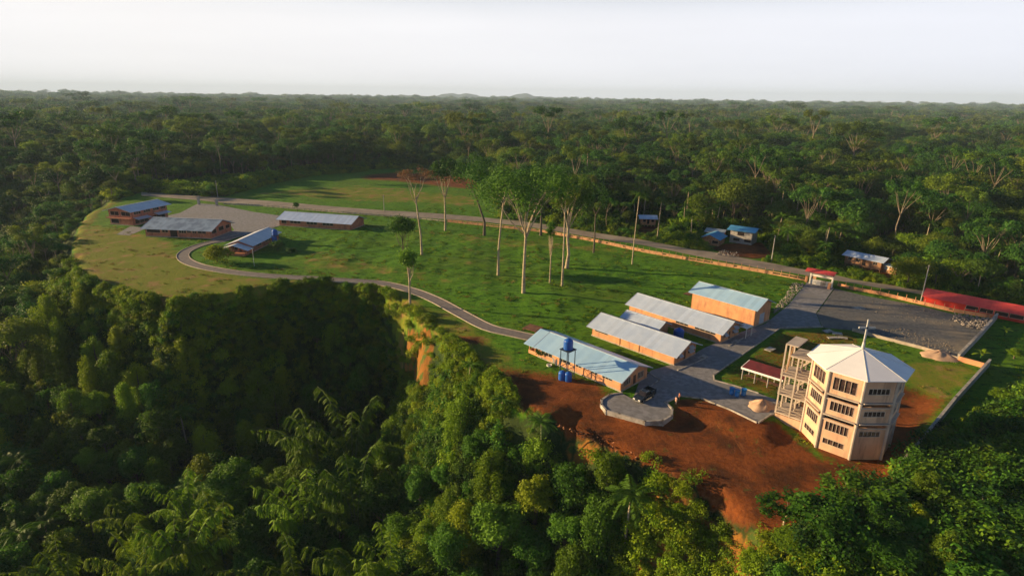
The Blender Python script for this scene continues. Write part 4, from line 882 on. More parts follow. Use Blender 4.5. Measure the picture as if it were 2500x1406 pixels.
# clutter beside the lowest building: white bent pipes and sheets
for k, (a, b, lb) in enumerate(((1341, 893, 'round white tub lying by the lowest building'), (1352, 888, 'white propped sheet nearest the round tub'), (1358, 892, 'white propped sheet between two others by the wall'), (1366, 893, 'white propped sheet closest to the steel stand'))):
    q = G(a, b)
    if k == 0: o = MB().lathe([(.55, 0), (.6, .3), (.45, .3), (.4, .05)], 16).build('tub', MT['wpaint'], loc=q); tag(o, lb, 'tub')
    else: o = MB().box(-.22, .22, -.05, .05, 0, 1.5, Matrix.Rotation(.2, 4, 'X')).build('white_sheet', MT['wpaint'], loc=q, rz=R(-40 + 15 * k)); tag(o, lb, 'sheet')

def truck(px0, px1):
    q0 = G(*px0, .12); q1 = G(*px1, .12); c_ = (q0 + q1) / 2; d = (q0 - q1); a = math.atan2(d.y, d.x)
    t_ = thing('pickup_truck', 'black pickup truck parked on the gravel turning island', 'pickup truck', c_, a)
    # x forward; length 5.2, width 1.85
    prof = [(-2.6, .55), (-2.6, 1.0), (-.75, 1.0), (-.75, 1.02), (1.0, 1.02), (1.15, 1.05), (2.35, .92), (2.55, .75), (2.6, .42), (-2.5, .42)]
    mb = MB(); n_ = len(prof)
    for y_, k in ((-.9, .97), (-.84, 1), (.84, 1), (.9, .97)): pass
    mb.v = [(x_, -.92, z_) for x_, z_ in prof] + [(x_, .92, z_) for x_, z_ in prof]
    mb.f = [tuple(range(n_)), tuple(reversed(range(n_, 2 * n_)))] + [(i, i + n_, (i + 1) % n_ + n_, (i + 1) % n_) for i in range(n_)]
    b = mb.build('body', MT['car'], t_); md = b.modifiers.new('b', 'BEVEL'); md.width = .07; md.segments = 2
    cab = MB(); lo = [(-.75, 1.0), (1.05, 1.03)]; cab.add([(-.75, -.86, 1.0), (1.1, -.86, 1.0), (.35, -.70, 1.62), (-.6, -.70, 1.62), (-.75, .86, 1.0), (1.1, .86, 1.0), (.35, .70, 1.62), (-.6, .70, 1.62)], [(0, 1, 2, 3), (7, 6, 5, 4), (0, 4, 5, 1), (1, 5, 6, 2), (2, 6, 7, 3), (3, 7, 4, 0)])
    cb = cab.build('cab', MT['car'], t_); md = cb.modifiers.new('b', 'BEVEL'); md.width = .05; md.segments = 2
    MB().add([(1.09, -.74, 1.06), (1.09, .74, 1.06), (.42, .63, 1.59), (.42, -.63, 1.59)], [(0, 1, 2, 3)]).build('windscreen', MT['glass'], t_)
    for s_ in (-1, 1):
        MB().add([(.85, s_ * .865, 1.06), (-.6, s_ * .865, 1.06), (-.5, s_ * .745, 1.54), (.3, s_ * .745, 1.54)], [(0, 1, 2, 3)]).build('side_window', MT['glass'], t_)
        MB().box(2.45, 2.62, s_ * .55 - .2, s_ * .55 + .2, .66, .84).build('headlight', MT['lampm'], t_)
        for x_ in (-1.65, 1.65):
            wh = MB(); prof2 = [(.18, -.13), (.37, -.13), (.40, -.06), (.40, .06), (.37, .13), (.18, .13)]
            wh.lathe(prof2, 18); o = wh.build('wheel', MT['black'], t_, loc=(x_, s_ * .82, .40)); o.rotation_euler = (R(90), 0, 0)
            r_ = MB().lathe([(.2, -.14), (.22, .14)], 12).build('rim', MT['chrome'], o)
        MB().box(.75, .9, s_ * .95 - .08, s_ * .95 + .08, 1.05, 1.22).build('mirror', MT['car'], t_)
    bd = MB().box(-2.6, -.8, -.92, -.82, 1.0, 1.5).box(-2.6, -.8, .82, .92, 1.0, 1.5).box(-2.6, -2.5, -.82, .82, 1.0, 1.4).box(-.9, -.8, -.82, .82, 1.0, 1.55)
    bd.build('cargo_bed', MT['car'], t_)
    MB().box(2.5, 2.66, -.85, .85, .42, .6).build('front_bumper', MT['chrome'], t_); MB().box(-2.72, -2.58, -.85, .85, .45, .62).build('rear_bumper', MT['chrome'], t_)
    MB().box(-.6, .3, -.6, -.54, 1.66, 1.7).box(-.6, .3, .54, .6, 1.66, 1.7).build('roof_rack', MT['chrome'], t_)
truck((1550, 986), (1594, 960))

def person(px_, py_, rz, shirt, pants, label, z=-1.3, hgt=1.68):
    q = G(px_, py_, z); q.z = H1(q.x, q.y); t_ = thing('person', label, 'person', q, rz)
    J = dict(pel=(0, 0, .93), sp=(0, .01, 1.15), ch=(0, .0, 1.32), nk=(0, .0, 1.47), hb=(0, -.01, 1.54), hd=(0, -.02, 1.62), ht=(0, -.01, 1.72), sl=(-.17, 0, 1.40), sr=(.17, 0, 1.40), el=(-.24, .01, 1.14), er=(.24, .02, 1.14), wl=(-.25, -.07, .90), wr=(.22, -.12, .93), hl=(-.09, 0, .9), hr=(.09, 0, .9), kl=(-.10, -.02, .5), kr=(.11, -.04, .5), al=(-.10, .02, .09), ar=(.12, .0, .09), tl=(-.11, -.14, .03), tr=(.13, -.16, .03), ml=(-.25, -.10, .82), mr=(.21, -.16, .85))
    rad = dict(pel=.14, sp=.125, ch=.14, nk=.055, hb=.075, hd=.095, ht=.06, sl=.065, sr=.065, el=.045, er=.045, wl=.03, wr=.03, hl=.10, hr=.10, kl=.062, kr=.062, al=.042, ar=.042, tl=.03, tr=.03, ml=.028, mr=.028)
    E_ = [('pel', 'sp'), ('sp', 'ch'), ('ch', 'nk'), ('nk', 'hb'), ('hb', 'hd'), ('hd', 'ht'), ('ch', 'sl'), ('ch', 'sr'), ('sl', 'el'), ('sr', 'er'), ('el', 'wl'), ('er', 'wr'), ('pel', 'hl'), ('pel', 'hr'), ('hl', 'kl'), ('hr', 'kr'), ('kl', 'al'), ('kr', 'ar'), ('al', 'tl'), ('ar', 'tr'), ('wl', 'ml'), ('wr', 'mr')]
    def skin(keys, edges, infl, mt, nm):
        idx = {k: i for i, k in enumerate(keys)}; me = bpy.data.meshes.new(nm); me.from_pydata([J[k] for k in keys], [(idx[a], idx[b]) for a, b in edges if a in idx and b in idx], [])
        o = bpy.data.objects.new(nm, me); C.objects.link(o); o.parent = t_; sm_ = o.modifiers.new('s', 'SKIN'); sm_.use_smooth_shade = True
        for i, k in enumerate(keys): me.skin_vertices[0].data[i].radius = (rad[k] * infl,) * 2
        me.skin_vertices[0].data[0].use_root = True; sb = o.modifiers.new('u', 'SUBSURF'); sb.levels = 1; sb.render_levels = 1; me.materials.append(mt); return o
    skin(list(J), E_, 1.0, MT['skin'], 'body')
    skin(['pel', 'sp', 'ch', 'sl', 'sr', 'el', 'er'], E_, 1.16, shirt, 'shirt'); skin(['pel', 'hl', 'hr', 'kl', 'kr', 'al', 'ar'], E_, 1.2, pants, 'trousers')
    hb = MB().lathe([(.02, -.02), (.10, .0), (.108, .06), (.08, .12), (.02, .145)], 12, (0, .012, 1.63)).build('hair', MT['hair'], t_, smooth=True)
    for s_ in (-1, 1):
        for k in range(5):
            x0 = s_ * (.25 if s_ < 0 else .21) ; b0 = Vector(J['ml' if s_ < 0 else 'mr']); dx = (k - 2) * .017
            MB().tube([b0 + Vector((dx, 0, 0)), b0 + Vector((dx * 1.3, -.01, -.04)), b0 + Vector((dx * 1.3, .005, -.08 + abs(k - 2) * .008))], [.010, .009, .007], 6).build('finger', MT['skin'], t_)
    t_.scale = (hgt / 1.72,) * 3
person(1648, 1003, R(120), MT['shirt'], MT['pants'], 'person in pale pink shirt and tan trousers standing on red earth by the island')
person(1656, 993, R(-80), MT['shirt2'], MT['pants2'], 'person in red shirt standing just behind the one in pink')

def pole(px_, py_, h_, label, name='utility_pole', lean=(0, 0), arm=True, group=None, mt='conc'):
    q = GH(px_, py_); t_ = thing(name, label, 'pole', q, R(20)); MB().tube([(0, 0, -.3), (lean[0], lean[1], h_)], [.17, .11] if arm else [.07, .05], 8).build('shaft', MT[mt], t_)
    if arm: MB().box(-.9 + lean[0], .9 + lean[0], -.06 + lean[1], .06 + lean[1], h_ - .6, h_ - .45).build('crossarm', MT['barkd'], t_)
    return t_
pole(2247, 740, 11, 'tall pale utility pole between the road and the gravel yard')
pole(1883, 640, 9.5, 'utility pole standing right of the blue roofed house')
pole(938, 517, 8, 'slim pole beside the far road in front of the pale field')
pole(532, 482, 9, 'slim pole beside the road near the far gateway')
pole(621, 650, 6, 'white lamp post on the grass below the cottage', 'lamp_post', arm=False, mt='wpaint')
q = G(486, 500); o = MB().box(-.5, .5, -.4, .4, -.1, 4.2).box(10, 11, -.4, .4, -.1, 3.6).build('gateway_pillars', MT['conc'], loc=q, rz=R(-14)); tag(o, 'pair of grey gateway pillars at the far yard entrance', 'gateway')
# ------------------------------------------------------------ vegetation
def leaves(lobes, n, size, asp=.55, droop=0.0, seed=0, jit=.55, upb=.6, low=.65):
    rs = np.random.default_rng(seed); c = np.array([l_[0] for l_ in lobes], float); r_ = np.array([l_[1] for l_ in lobes], float)
    wgt = (r_[:, 0] * r_[:, 1] + r_[:, 2] * (r_[:, 0] + r_[:, 1]) / 2); wgt = wgt / wgt.sum(); k = rs.choice(len(lobes), n, p=wgt)
    d = rs.normal(size=(n, 3)); d /= np.linalg.norm(d, axis=1)[:, None]; fl = (d[:, 2] < 0) & (rs.random(n) < low); d[fl, 2] *= -1
    P = c[k] + d * r_[k] * rs.uniform(.72, 1.05, n)[:, None] + rs.normal(size=(n, 3)) * jit * size
    nr = d * .7 + np.array([0, 0, upb]) + rs.normal(size=(n, 3)) * .45; nr /= np.linalg.norm(nr, axis=1)[:, None]
    t_ = rs.normal(size=(n, 3)); t_[:, 2] -= droop * 2; t_ += d * .5; t_ -= nr * (t_ * nr).sum(1)[:, None]; t_ /= np.linalg.norm(t_, axis=1)[:, None] + 1e-9
    b = np.cross(nr, t_); L_ = size * rs.uniform(.6, 1.3, n)[:, None]; W_ = L_ * asp
    V_ = np.stack([P - t_ * L_ / 2, P + b * W_ / 2 - nr * L_ * .05, P + t_ * L_ / 2 - nr * L_ * .18, P - b * W_ / 2 - nr * L_ * .05], 1).reshape(-1, 3)
    lt = rs.random(len(lobes)); tint = np.clip(.45 * lt[k] + .55 * rs.random(n), 0, 1)
    return V_, tint
def lmesh(name, V_, tint, mt):
    n_ = len(V_) // 4; me = npmesh(name, V_, np.arange(n_ * 4).reshape(-1, 4), [mt], False)
    a = me.attributes.new('tint', 'FLOAT', 'FACE'); a.data.foreach_set('value', tint.astype(np.float32)); return me
def tmesh(name, mb, mt):
    me = bpy.data.meshes.new(name); me.from_pydata(mb.v, [], mb.f); me.polygons.foreach_set('use_smooth', [True] * len(me.polygons)); me.materials.append(mt); me.update(); return me
def joined(name, tm, cm):
    """trunk and crown as one mesh, for the stand of trees nobody could count"""
    va = np.array([v.co[:] for v in tm.vertices]); nb = len(cm.vertices); vb = np.zeros(nb * 3, np.float32); cm.vertices.foreach_get('co', vb); vb = vb.reshape(-1, 3)
    fb = np.zeros(len(cm.loops), np.int32); cm.loops.foreach_get('vertex_index', fb); tb = np.zeros(len(cm.polygons), np.float32); cm.attributes['tint'].data.foreach_get('value', tb)
    fa = [list(p_.vertices) for p_ in tm.polygons if len(p_.vertices) == 4]
    Fq_ = np.vstack([np.array(fa, int).reshape(-1, 4), fb.reshape(-1, 4) + len(va)]); me = npmesh(name, np.vstack([va, vb]), Fq_, [tm.materials[0], cm.materials[0]])
    mi = np.zeros(len(Fq_), np.int32); mi[len(fa):] = 1; me.polygons.foreach_set('material_index', mi)
    a = me.attributes.new('tint', 'FLOAT', 'FACE'); a.data.foreach_set('value', np.concatenate([np.zeros(len(fa), np.float32), tb])); return me
def limb(mb, a, b, ra, rb, rs, bend=.1, n=5, k=6):
    a = Vector(a); b = Vector(b); ln = (b - a).length; pts = []; off = Vector(rs.normal(size=3)) * ln * bend
    for i in range(n): t = i / (n - 1); pts.append(a.lerp(b, t) + off * math.sin(math.pi * t) * .6)
    mb.tube(pts, [ra + (rb - ra) * i / (n - 1) for i in range(n)], k, cap=False)
def umbrella(H_, Rc, fork, n_l, flat, nleaf, lsz, seed, mt='leaff', bark='barkf', tr=.3, lean=0, sub=3, wide=1.0, droop=.1):
    rs = np.random.default_rng(seed); mb = MB(); hf = H_ * fork; bx = lean * H_
    pts = [(0, 0, -.5), (.02 * H_ * rs.normal() * .3, 0, hf * .35), (bx * .5, .01 * H_ * rs.normal(), hf * .7), (bx, 0, hf)]
    mb.tube(pts, [tr * 1.5, tr, tr * .85, tr * .72], 8, cap=False); lobes = []
    for i in range(n_l):
        a = 6.283 * i / n_l + rs.uniform(-.4, .4); rr = Rc * rs.uniform(.35, .8) * wide; zz = H_ - flat * 1.2 - rs.uniform(0, .10) * H_ * (1 + rr / Rc)
        e = Vector((bx + rr * math.cos(a), rr * math.sin(a), zz)); limb(mb, (bx, 0, hf * rs.uniform(.9, 1)), e, tr * .5, tr * .16, rs, .07)
        for j in range(sub):
            a2 = a + rs.uniform(-.9, .9); q_ = e + Vector((math.cos(a2), math.sin(a2), 0)) * Rc * rs.uniform(.15, .42) + Vector((0, 0, rs.uniform(.02, .09) * H_))
            limb(mb, e.lerp(Vector((bx, 0, hf)), rs.uniform(0, .3)), q_, tr * .16, tr * .06, rs, .1, 3, 4)
            lobes.append((q_, (Rc * rs.uniform(.22, .38), Rc * rs.uniform(.22, .38), flat * rs.uniform(.6, 1.1))))
    V_, tn = leaves(lobes, nleaf, lsz, .55, droop, seed + 50); return tmesh('trunk', mb, MT[bark]), lmesh('crown', V_, tn, MT[mt])
def dense(H_, Rc, base, n_lobe, nleaf, lsz, seed, mt='leaf', bark='barkd', tr=.25, squash=.8, asp=.55, droop=.3, lob=.42):
    rs = np.random.default_rng(seed); mb = MB(); mb.tube([(0, 0, -.6), (.1, 0, H_ * .3), (0, .1, H_ * .62)], [tr * 1.4, tr, tr * .5], 7, cap=False); lobes = []
    zc = base * H_ + (1 - base) * H_ / 2; rz = (1 - base) * H_ / 2
    for i in range(n_lobe):
        d = rs.normal(size=3); d /= np.linalg.norm(d); 
        if d[2] < -.2: d[2] *= -.6
        f_ = rs.uniform(.25, .78); q_ = Vector((d[0] * Rc * f_, d[1] * Rc * f_, zc + d[2] * rz * f_ * 1.05)); s_ = Rc * lob * rs.uniform(.5, 1.15)
        lobes.append((q_, (s_, s_ * rs.uniform(.8, 1.2), s_ * squash)))
        if i % 2 == 0: limb(mb, (0, 0, H_ * rs.uniform(.2, .55)), q_, tr * .4, tr * .1, rs, .1, 4, 5)
    V_, tn = leaves(lobes, nleaf, lsz, asp, droop, seed + 50); return tmesh('trunk', mb, MT[bark]), lmesh('crown', V_, tn, MT[mt])
def drape(H_, Rc, n_col, nleaf, lsz, seed, mt='leafy'):
    rs = np.random.default_rng(seed); mb = MB(); mb.tube([(0, 0, -.6), (.1, .1, H_ * .5), (0, 0, H_ * .8)], [.3, .2, .1], 7, cap=False); lobes = []
    for i in range(n_col):
        a = rs.uniform(0, 6.283); rr = Rc * rs.uniform(0, .75); top = H_ * (1 - .35 * (rr / Rc) ** 1.5) * rs.uniform(.85, 1.0); z_ = top; x_, y_ = rr * math.cos(a), rr * math.sin(a)
        while z_ > top * rs.uniform(.0, .35):
            s_ = Rc * rs.uniform(.16, .34); lobes.append(((x_ + rs.normal() * .2, y_ + rs.normal() * .2, z_ - s_), (s_, s_, s_ * 1.25))); z_ -= s_ * 1.7; x_ += math.cos(a) * .22 * s_; y_ += math.sin(a) * .22 * s_
    V_, tn = leaves(lobes, nleaf, lsz, .6, .7, seed + 50, upb=.3, low=.4); return tmesh('trunk', mb, MT['barkd']), lmesh('crown', V_, tn, MT[mt])
def frondset(pts_fn, nf, mt, seed, seg=9, leafl=.9, leafw=.12, droop=.5, per=1, vee=.5):
    rs = np.random.default_rng(seed); Vs = []; tn = []
    for i in range(nf):
        P = [Vector(p_) for p_ in pts_fn(i, rs)]; m_ = len(P); t0 = rs.random()
        for j in range(1, m_):
            d = (P[j] - P[j - 1]).normalized(); side = d.cross(Vector((0, 0, 1))); side = side.normalized() if side.length > .05 else Vector((1, 0, 0))
            for q in range(per):
                for s_ in (-1, 1):
                    ll = leafl * (math.sin(math.pi * min(.97, .12 + .85 * j / m_)) ** .6) * rs.uniform(.8, 1.15); a = P[j - 1].lerp(P[j], (q + .3 * s_ * .5 + .5) / per)
                    e = a + (side * s_ + d * vee + Vector((0, 0, -droop * rs.uniform(.6, 1.3)))).normalized() * ll; w_ = d * leafw
                    mid = a.lerp(e, .5) + Vector((0, 0, .07 * ll)); Vs += [a, mid + w_, e, mid - w_]; tn.append(.5 * t0 + .5 * rs.random())
    return lmesh('fronds', np.array([v[:] for v in Vs]), np.array(tn), MT[mt])
def palm(H_, nf, fl, seed, mt='palm', lean=.06):
    rs0 = np.random.default_rng(seed); mb = MB(); tx = lean * H_; mb.tube([(0, 0, -.3), (tx * .2, 0, H_ * .35), (tx * .6, 0, H_ * .7), (tx, 0, H_)], [.24, .17, .15, .13], 8, cap=False)
    def fn(i, rs):
        a = 6.283 * i / nf * 1.0 + rs.uniform(-.2, .2); el = rs.uniform(.1, 1.25); P = []; m_ = 11
        for j in range(m_):
            t = j / (m_ - 1); hr = fl * t * math.cos(el * (1 - .4 * t)); z_ = fl * (math.sin(el) * t - .75 * t * t * (1.1 - .3 * el)); P.append((tx + hr * math.cos(a), hr * math.sin(a), H_ + z_))
        return P
    return tmesh('trunk', mb, MT['bark']), frondset(fn, nf, mt, seed, leafl=fl * .26, leafw=.07 * fl / 3, droop=.7, per=2)
def banana(H_, seed):
    rs = np.random.default_rng(seed); mb = MB(); mb.tube([(0, 0, -.2), (.03, 0, H_ * .55)], [.2, .12], 8, cap=False); Vs = []; tn = []
    for i in range(8):
        a = 6.283 * i / 8 + rs.uniform(-.3, .3); el = rs.uniform(.5, 1.3); ll = H_ * rs.uniform(.5, .75); pr_ = None; w_ = .16 * ll; t0 = rs.random(); side = Vector((-math.sin(a), math.cos(a), 0))
        for j in range(7):
            t = j / 6; q = Vector((math.cos(a) * ll * t * math.cos(el * (1 - .3 * t)), math.sin(a) * ll * t * math.cos(el * (1 - .3 * t)), H_ * .5 + ll * (math.sin(el) * t - .55 * t * t)))
            wj = w_ * math.sin(math.pi * (.08 + .88 * t)) ** .6
            if pr_:
                p0, w0 = pr_
                Vs += [p0, p0 + side * w0 + Vector((0, 0, -.15 * w0)), q + side * wj + Vector((0, 0, -.15 * wj)), q, p0, q, q - side * wj + Vector((0, 0, -.15 * wj)), p0 - side * w0 + Vector((0, 0, -.15 * w0))]; tn += [t0, t0]
            pr_ = (q, wj)
    return tmesh('stem', mb, MT['palm']), lmesh('leaves', np.array([v[:] for v in Vs]), np.array(tn), MT['leafy'])
def bamboo(seed, nc=9, H_=15, az=0.0, spread=1.6):
    rs = np.random.default_rng(seed); mb = MB(); P_ = []; lobes = []; Vs = []; T_ = []
    for i in range(nc):
        a = az + rs.uniform(-spread, spread); hh = H_ * rs.uniform(.65, 1.05); rch = hh * rs.uniform(.3, .7); pts = []
        for j in range(12):
            t = j / 11; pts.append(Vector((rs.uniform(-.1, .1) + rch * t ** 2.2 * math.cos(a), rch * t ** 2.2 * math.sin(a), hh * (1.28 * t - .42 * t ** 3.2) - .3)))
        mb.tube(pts, [.09 - .006 * j for j in range(12)], 5, cap=False)
        sv_ = Vector((-math.sin(a), math.cos(a), 0)); col = rs.random()
        for j in range(3, 12):     # sprays combed down along the arch
            for s_ in range(7):
                q = pts[j - 1].lerp(pts[j], rs.random()); k_ = rs.choice((-1, 1)); ll = rs.uniform(.7, 1.7) * (1.15 - .05 * abs(j - 8)); d0 = (sv_ * k_ * rs.uniform(.35, 1.0) + Vector((math.cos(a), math.sin(a), 0)) * rs.uniform(-.2, .6) + Vector((0, 0, -.15))).normalized(); p_ = q.copy()
                for m_ in range(6):
                    d1 = (d0 + Vector((0, 0, -.22 * m_))).normalized(); p2 = p_ + d1 * ll / 6
                    for e_ in (-1, 1):
                        sd2 = d1.cross(Vector((0, 0, 1))).normalized() * e_; bl = (d1 * .6 + sd2 * .7 + Vector((0, 0, -.75))).normalized() * rs.uniform(.38, .62); w_ = d1 * .095; c_ = p_.lerp(p2, .5)
                        Vs += [c_, c_ + bl * .45 + w_, c_ + bl, c_ + bl * .45 - w_]; T_.append(min(1, .5 * col + .5 * rs.random()))
                    p_ = p2
    return tmesh('culms', mb, MT['culm']), lmesh('foliage', np.array([q_[:] for q_ in Vs]), np.array(T_), MT['bamboo'])
def rosette(H_, seed, nb=16, mt='leaf'):
    """big lobed leaves in whorls at the branch ends"""
    rs = np.random.default_rng(seed); mb = MB(); mb.tube([(0, 0, -.5), (.1, 0, H_ * .45), (0, .1, H_ * .7)], [.22, .15, .1], 7, cap=False); lobes = []
    for i in range(nb):
        a = 6.283 * i / nb * 2.4; rr = rs.uniform(.15, 1) ** .6 * H_ * .42; e = Vector((rr * math.cos(a), rr * math.sin(a), H_ * rs.uniform(.72, 1.0) - rr * .28)); limb(mb, (0, 0, H_ * rs.uniform(.3, .65)), e, .08, .03, rs, .12, 5, 5)
        for k in range(4): q_ = e + Vector(rs.normal(size=3)) * .55; lobes.append((q_, (.75, .75, .4)))
    V_, tn = leaves(lobes, 26 * len(lobes), .62, .62, .45, seed + 9, upb=.9, low=.8); return tmesh('trunk', mb, MT['bark']), lmesh('crown', V_, tn, MT[mt])
PR = {}
def proto(key, pair, pn=('trunk', 'crown')): PR[key] = (pair, pn)
proto('um1', umbrella(24, 7.5, .55, 6, 1.3, 2600, .75, 1)); proto('um2', umbrella(21, 6.5, .42, 7, 1.5, 2600, .72, 2)); proto('um3', umbrella(27, 6, .62, 5, 1.2, 1900, .7, 3))
proto('dn1', dense(17, 6.6, .08, 26, 3400, .72, 4, 'leaff')); proto('dn2', dense(14, 5.6, .04, 24, 3000, .66, 5, 'leaf')); proto('dn3', dense(20, 8.2, .15, 30, 3800, .78, 6, 'leaff', squash=.6)); proto('dny', dense(16, 6, .12, 24, 3000, .7, 8, 'leafy'))
proto('nr1', dense(10, 3.7, .05, 62, 9000, .40, 11, 'leaf', lob=.27)); proto('nr2', dense(13, 4.3, .1, 70, 10500, .42, 12, 'leaf', squash=1.1, lob=.26)); proto('nr3', dense(8, 3.5, .0, 55, 8000, .36, 13, 'leafy', lob=.27))
proto('dr1', drape(12, 3.8, 15, 9000, .38, 14)); proto('dr2', drape(9, 3.4, 13, 7500, .36, 15, 'leaf')); proto('dr3', drape(15, 4.0, 16, 9500, .40, 16, 'leafy'))
proto('ro1', rosette(9, 21)); proto('ro2', rosette(11, 22, 20)); proto('pl1', palm(11, 18, 3.6, 31)); proto('pl2', palm(8, 16, 4.2, 32, lean=-.08)); proto('pl3', palm(14, 15, 3.0, 33, lean=.02))
proto('ba1', banana(4.5, 41), ('stem', 'leaves')); proto('ba2', banana(3.6, 42), ('stem', 'leaves'))
proto('bm1', bamboo(51, 10, 15, 2.6, 1.9), ('culms', 'foliage')); proto('bm2', bamboo(52, 8, 12, 1.0, 1.6), ('culms', 'foliage')); proto('bm3', bamboo(53, 9, 17, 3.3, 1.4), ('culms', 'foliage'))
SRC = {}
def plant(key, q, rz, sc_, name, label, cat, group=None):
    (a, b), pn = PR[key]; r_ = thing(name, label, cat, q, rz, group); r_.scale = sc_ if hasattr(sc_, '__len__') else (sc_,) * 3
    for me, nm in ((a, pn[0]), (b, pn[1])):
        o = bpy.data.objects.new(nm, me); C.objects.link(o); o.parent = r_
    return r_
def scatter(name, P, rz, sc_, idx, keys, label, join=True):
    """one stand of plants nobody could count"""
    col = bpy.data.collections.new(name + '_sources')
    for i, k in enumerate(keys):
        me = joined('%s_src' % name, *PR[k][0]) if isinstance(k, str) else k
        o = bpy.data.objects.new('%02d_%s' % (i, name), me); col.objects.link(o)
    me = bpy.data.meshes.new(name); me.from_pydata([tuple(p_) for p_ in P], [], [])
    for an, ty, dat, f_ in (('rz', 'FLOAT_VECTOR', np.stack([np.zeros(len(P)), np.zeros(len(P)), rz], 1), 'vector'), ('scl', 'FLOAT_VECTOR', sc_, 'vector'), ('pick', 'INT', idx, 'value')):
        a = me.attributes.new(an, ty, 'POINT'); a.data.foreach_set(f_, np.asarray(dat, np.int32 if ty == 'INT' else np.float32).ravel())
    o = bpy.data.objects.new(name, me); C.objects.link(o); ng = bpy.data.node_groups.new(name, 'GeometryNodeTree')
    ng.interface.new_socket('Geometry', in_out='INPUT', socket_type='NodeSocketGeometry'); ng.interface.new_socket('Geometry', in_out='OUTPUT', socket_type='NodeSocketGeometry')
    nn = ng.nodes; gi = nn.new('NodeGroupInput'); go = nn.new('NodeGroupOutput'); ip = nn.new('GeometryNodeInstanceOnPoints'); ci = nn.new('GeometryNodeCollectionInfo')
    ci.inputs['Collection'].default_value = col; ci.inputs['Separate Children'].default_value = True; ci.inputs['Reset Children'].default_value = True; ip.inputs['Pick Instance'].default_value = True
    def na(nm, ty): q = nn.new('GeometryNodeInputNamedAttribute'); q.data_type = ty; q.inputs['Name'].default_value = nm; return q.outputs['Attribute']
    k = ng.links.new; k(gi.outputs[0], ip.inputs['Points']); k(ci.outputs[0], ip.inputs['Instance']); k(na('pick', 'INT'), ip.inputs['Instance Index']); k(na('rz', 'FLOAT_VECTOR'), ip.inputs['Rotation']); k(na('scl', 'FLOAT_VECTOR'), ip.inputs['Scale']); k(ip.outputs[0], go.inputs[0])
    md = o.modifiers.new('scatter', 'NODES'); md.node_group = ng; tag(o, label, kind='stuff'); return o
def inframe(x_, y_, z_, mrg=0.0):
    d = np.stack([x_, y_, z_ - HC], 1); zc = d @ np.array(fw); u_ = 1250 + F * (d @ np.array(rt)) / zc; v_ = 703 - F * (d @ np.array(up)) / zc
    return (zc > 0) & (u_ > -mrg) & (u_ < 2500 + mrg) & (v_ > -mrg) & (v_ < 1406 + mrg), u_, v_, zc

# --- trees set out on the lawn, each as it stands in the photo
def lawn_tree(bx, by, ty, args, label, name='tall_lawn_tree', rz=0, fn=umbrella, **kw):
    if fn is umbrella: kw.setdefault('bark', 'bark')
    q = GH(bx, by); hh = 10.0
    for _ in range(30):      # the height whose top is seen at ty
        d = Vector((q.x, q.y, q.z + hh)) - Vector((0, 0, HC)); v_ = 703 - F * d.dot(up) / d.dot(fw); hh += (v_ - ty) * d.dot(fw) / F
    a, b = fn(hh, *args, **kw); t_ = thing(name, label, 'tree', q, rz, None)
    for me, nm in ((a, 'trunk'), (b, 'crown')):
        o = bpy.data.objects.new(nm, me); C.objects.link(o); o.parent = t_
    return t_
# umbrella(H, Rc, fork, n_l, flat, nleaf, lsz, seed)
lawn_tree(1030, 622, 418, (5.5, .68, 6, 1.3, 1300, .5, 101), 'tall pale tree with a sparse russet crown at the left of the lawn', mt='leafr', tr=.33, lean=-.05, wide=.9)
lawn_tree(1087, 563, 390, (5.5, .5, 8, 3.0, 3600, .7, 102), 'tall pale tree forking in a narrow V under a green cap', tr=.36, mt='leaff')
lawn_tree(1182, 575, 385, (9, .5, 7, 4.0, 4200, .75, 103), 'dark trunked tree leaning left with an open leafy crown', bark='barkd', tr=.45, lean=-.10, mt='leaff')
lawn_tree(1216, 672, 405, (9.5, .72, 8, 3.2, 3900, .7, 104), 'slender pale trunk rising straight into the broad joined canopy', tr=.30, mt='leaff', lean=.05)
lawn_tree(1278, 715, 418, (11, .50, 9, 3.6, 7000, .72, 105), 'largest lawn tree with forked pale trunk and wide flat crown', tr=.42, mt='leaff', lean=.01)
lawn_tree(1342, 690, 520, (1.5, .42, 26, 1500, .42, 106), 'thin straight trunk wrapped in sparse climbing leaves', fn=dense, bark='bark', tr=.20, mt='leaf', lob=.4)
lawn_tree(1372, 698, 450, (3.6, .8, 4, 1.6, 900, .5, 107), 'thin pale trunk close in front of the many branched tree', tr=.24, mt='leaff')
lawn_tree(1383, 655, 425, (7.2, .45, 8, 4.6, 5600, .7, 108), 'thick tree splitting into many upright pale branches', tr=.5, mt='leaff', bark='bark', wide=.8)
lawn_tree(1449, 617, 465, (4.6, .66, 5, 2.2, 1500, .6, 109), 'slim brown tree near the fence with a small round crown', tr=.26, bark='barkd', mt='leaff')
lawn_tree(1320, 575, 405, (10, .5, 9, 4.5, 6500, .75, 110), 'broad crowned tree standing at the fence behind the largest one', tr=.4, mt='leaff', bark='barkd')
lawn_tree(985, 645, 522, (4.9, .42, 22, 6000, .5, 111), 'small round crowned tree with thin trunk at the lawn edge', name='small_lawn_tree', fn=dense, mt='leaf', tr=.2, lob=.5)
lawn_tree(1001, 745, 592, (2.6, .4, 18, 2400, .62, 112), 'narrow young tree growing beside the paved path', name='young_tree', fn=dense, mt='leaf', bark='bark', tr=.26, lob=.5)
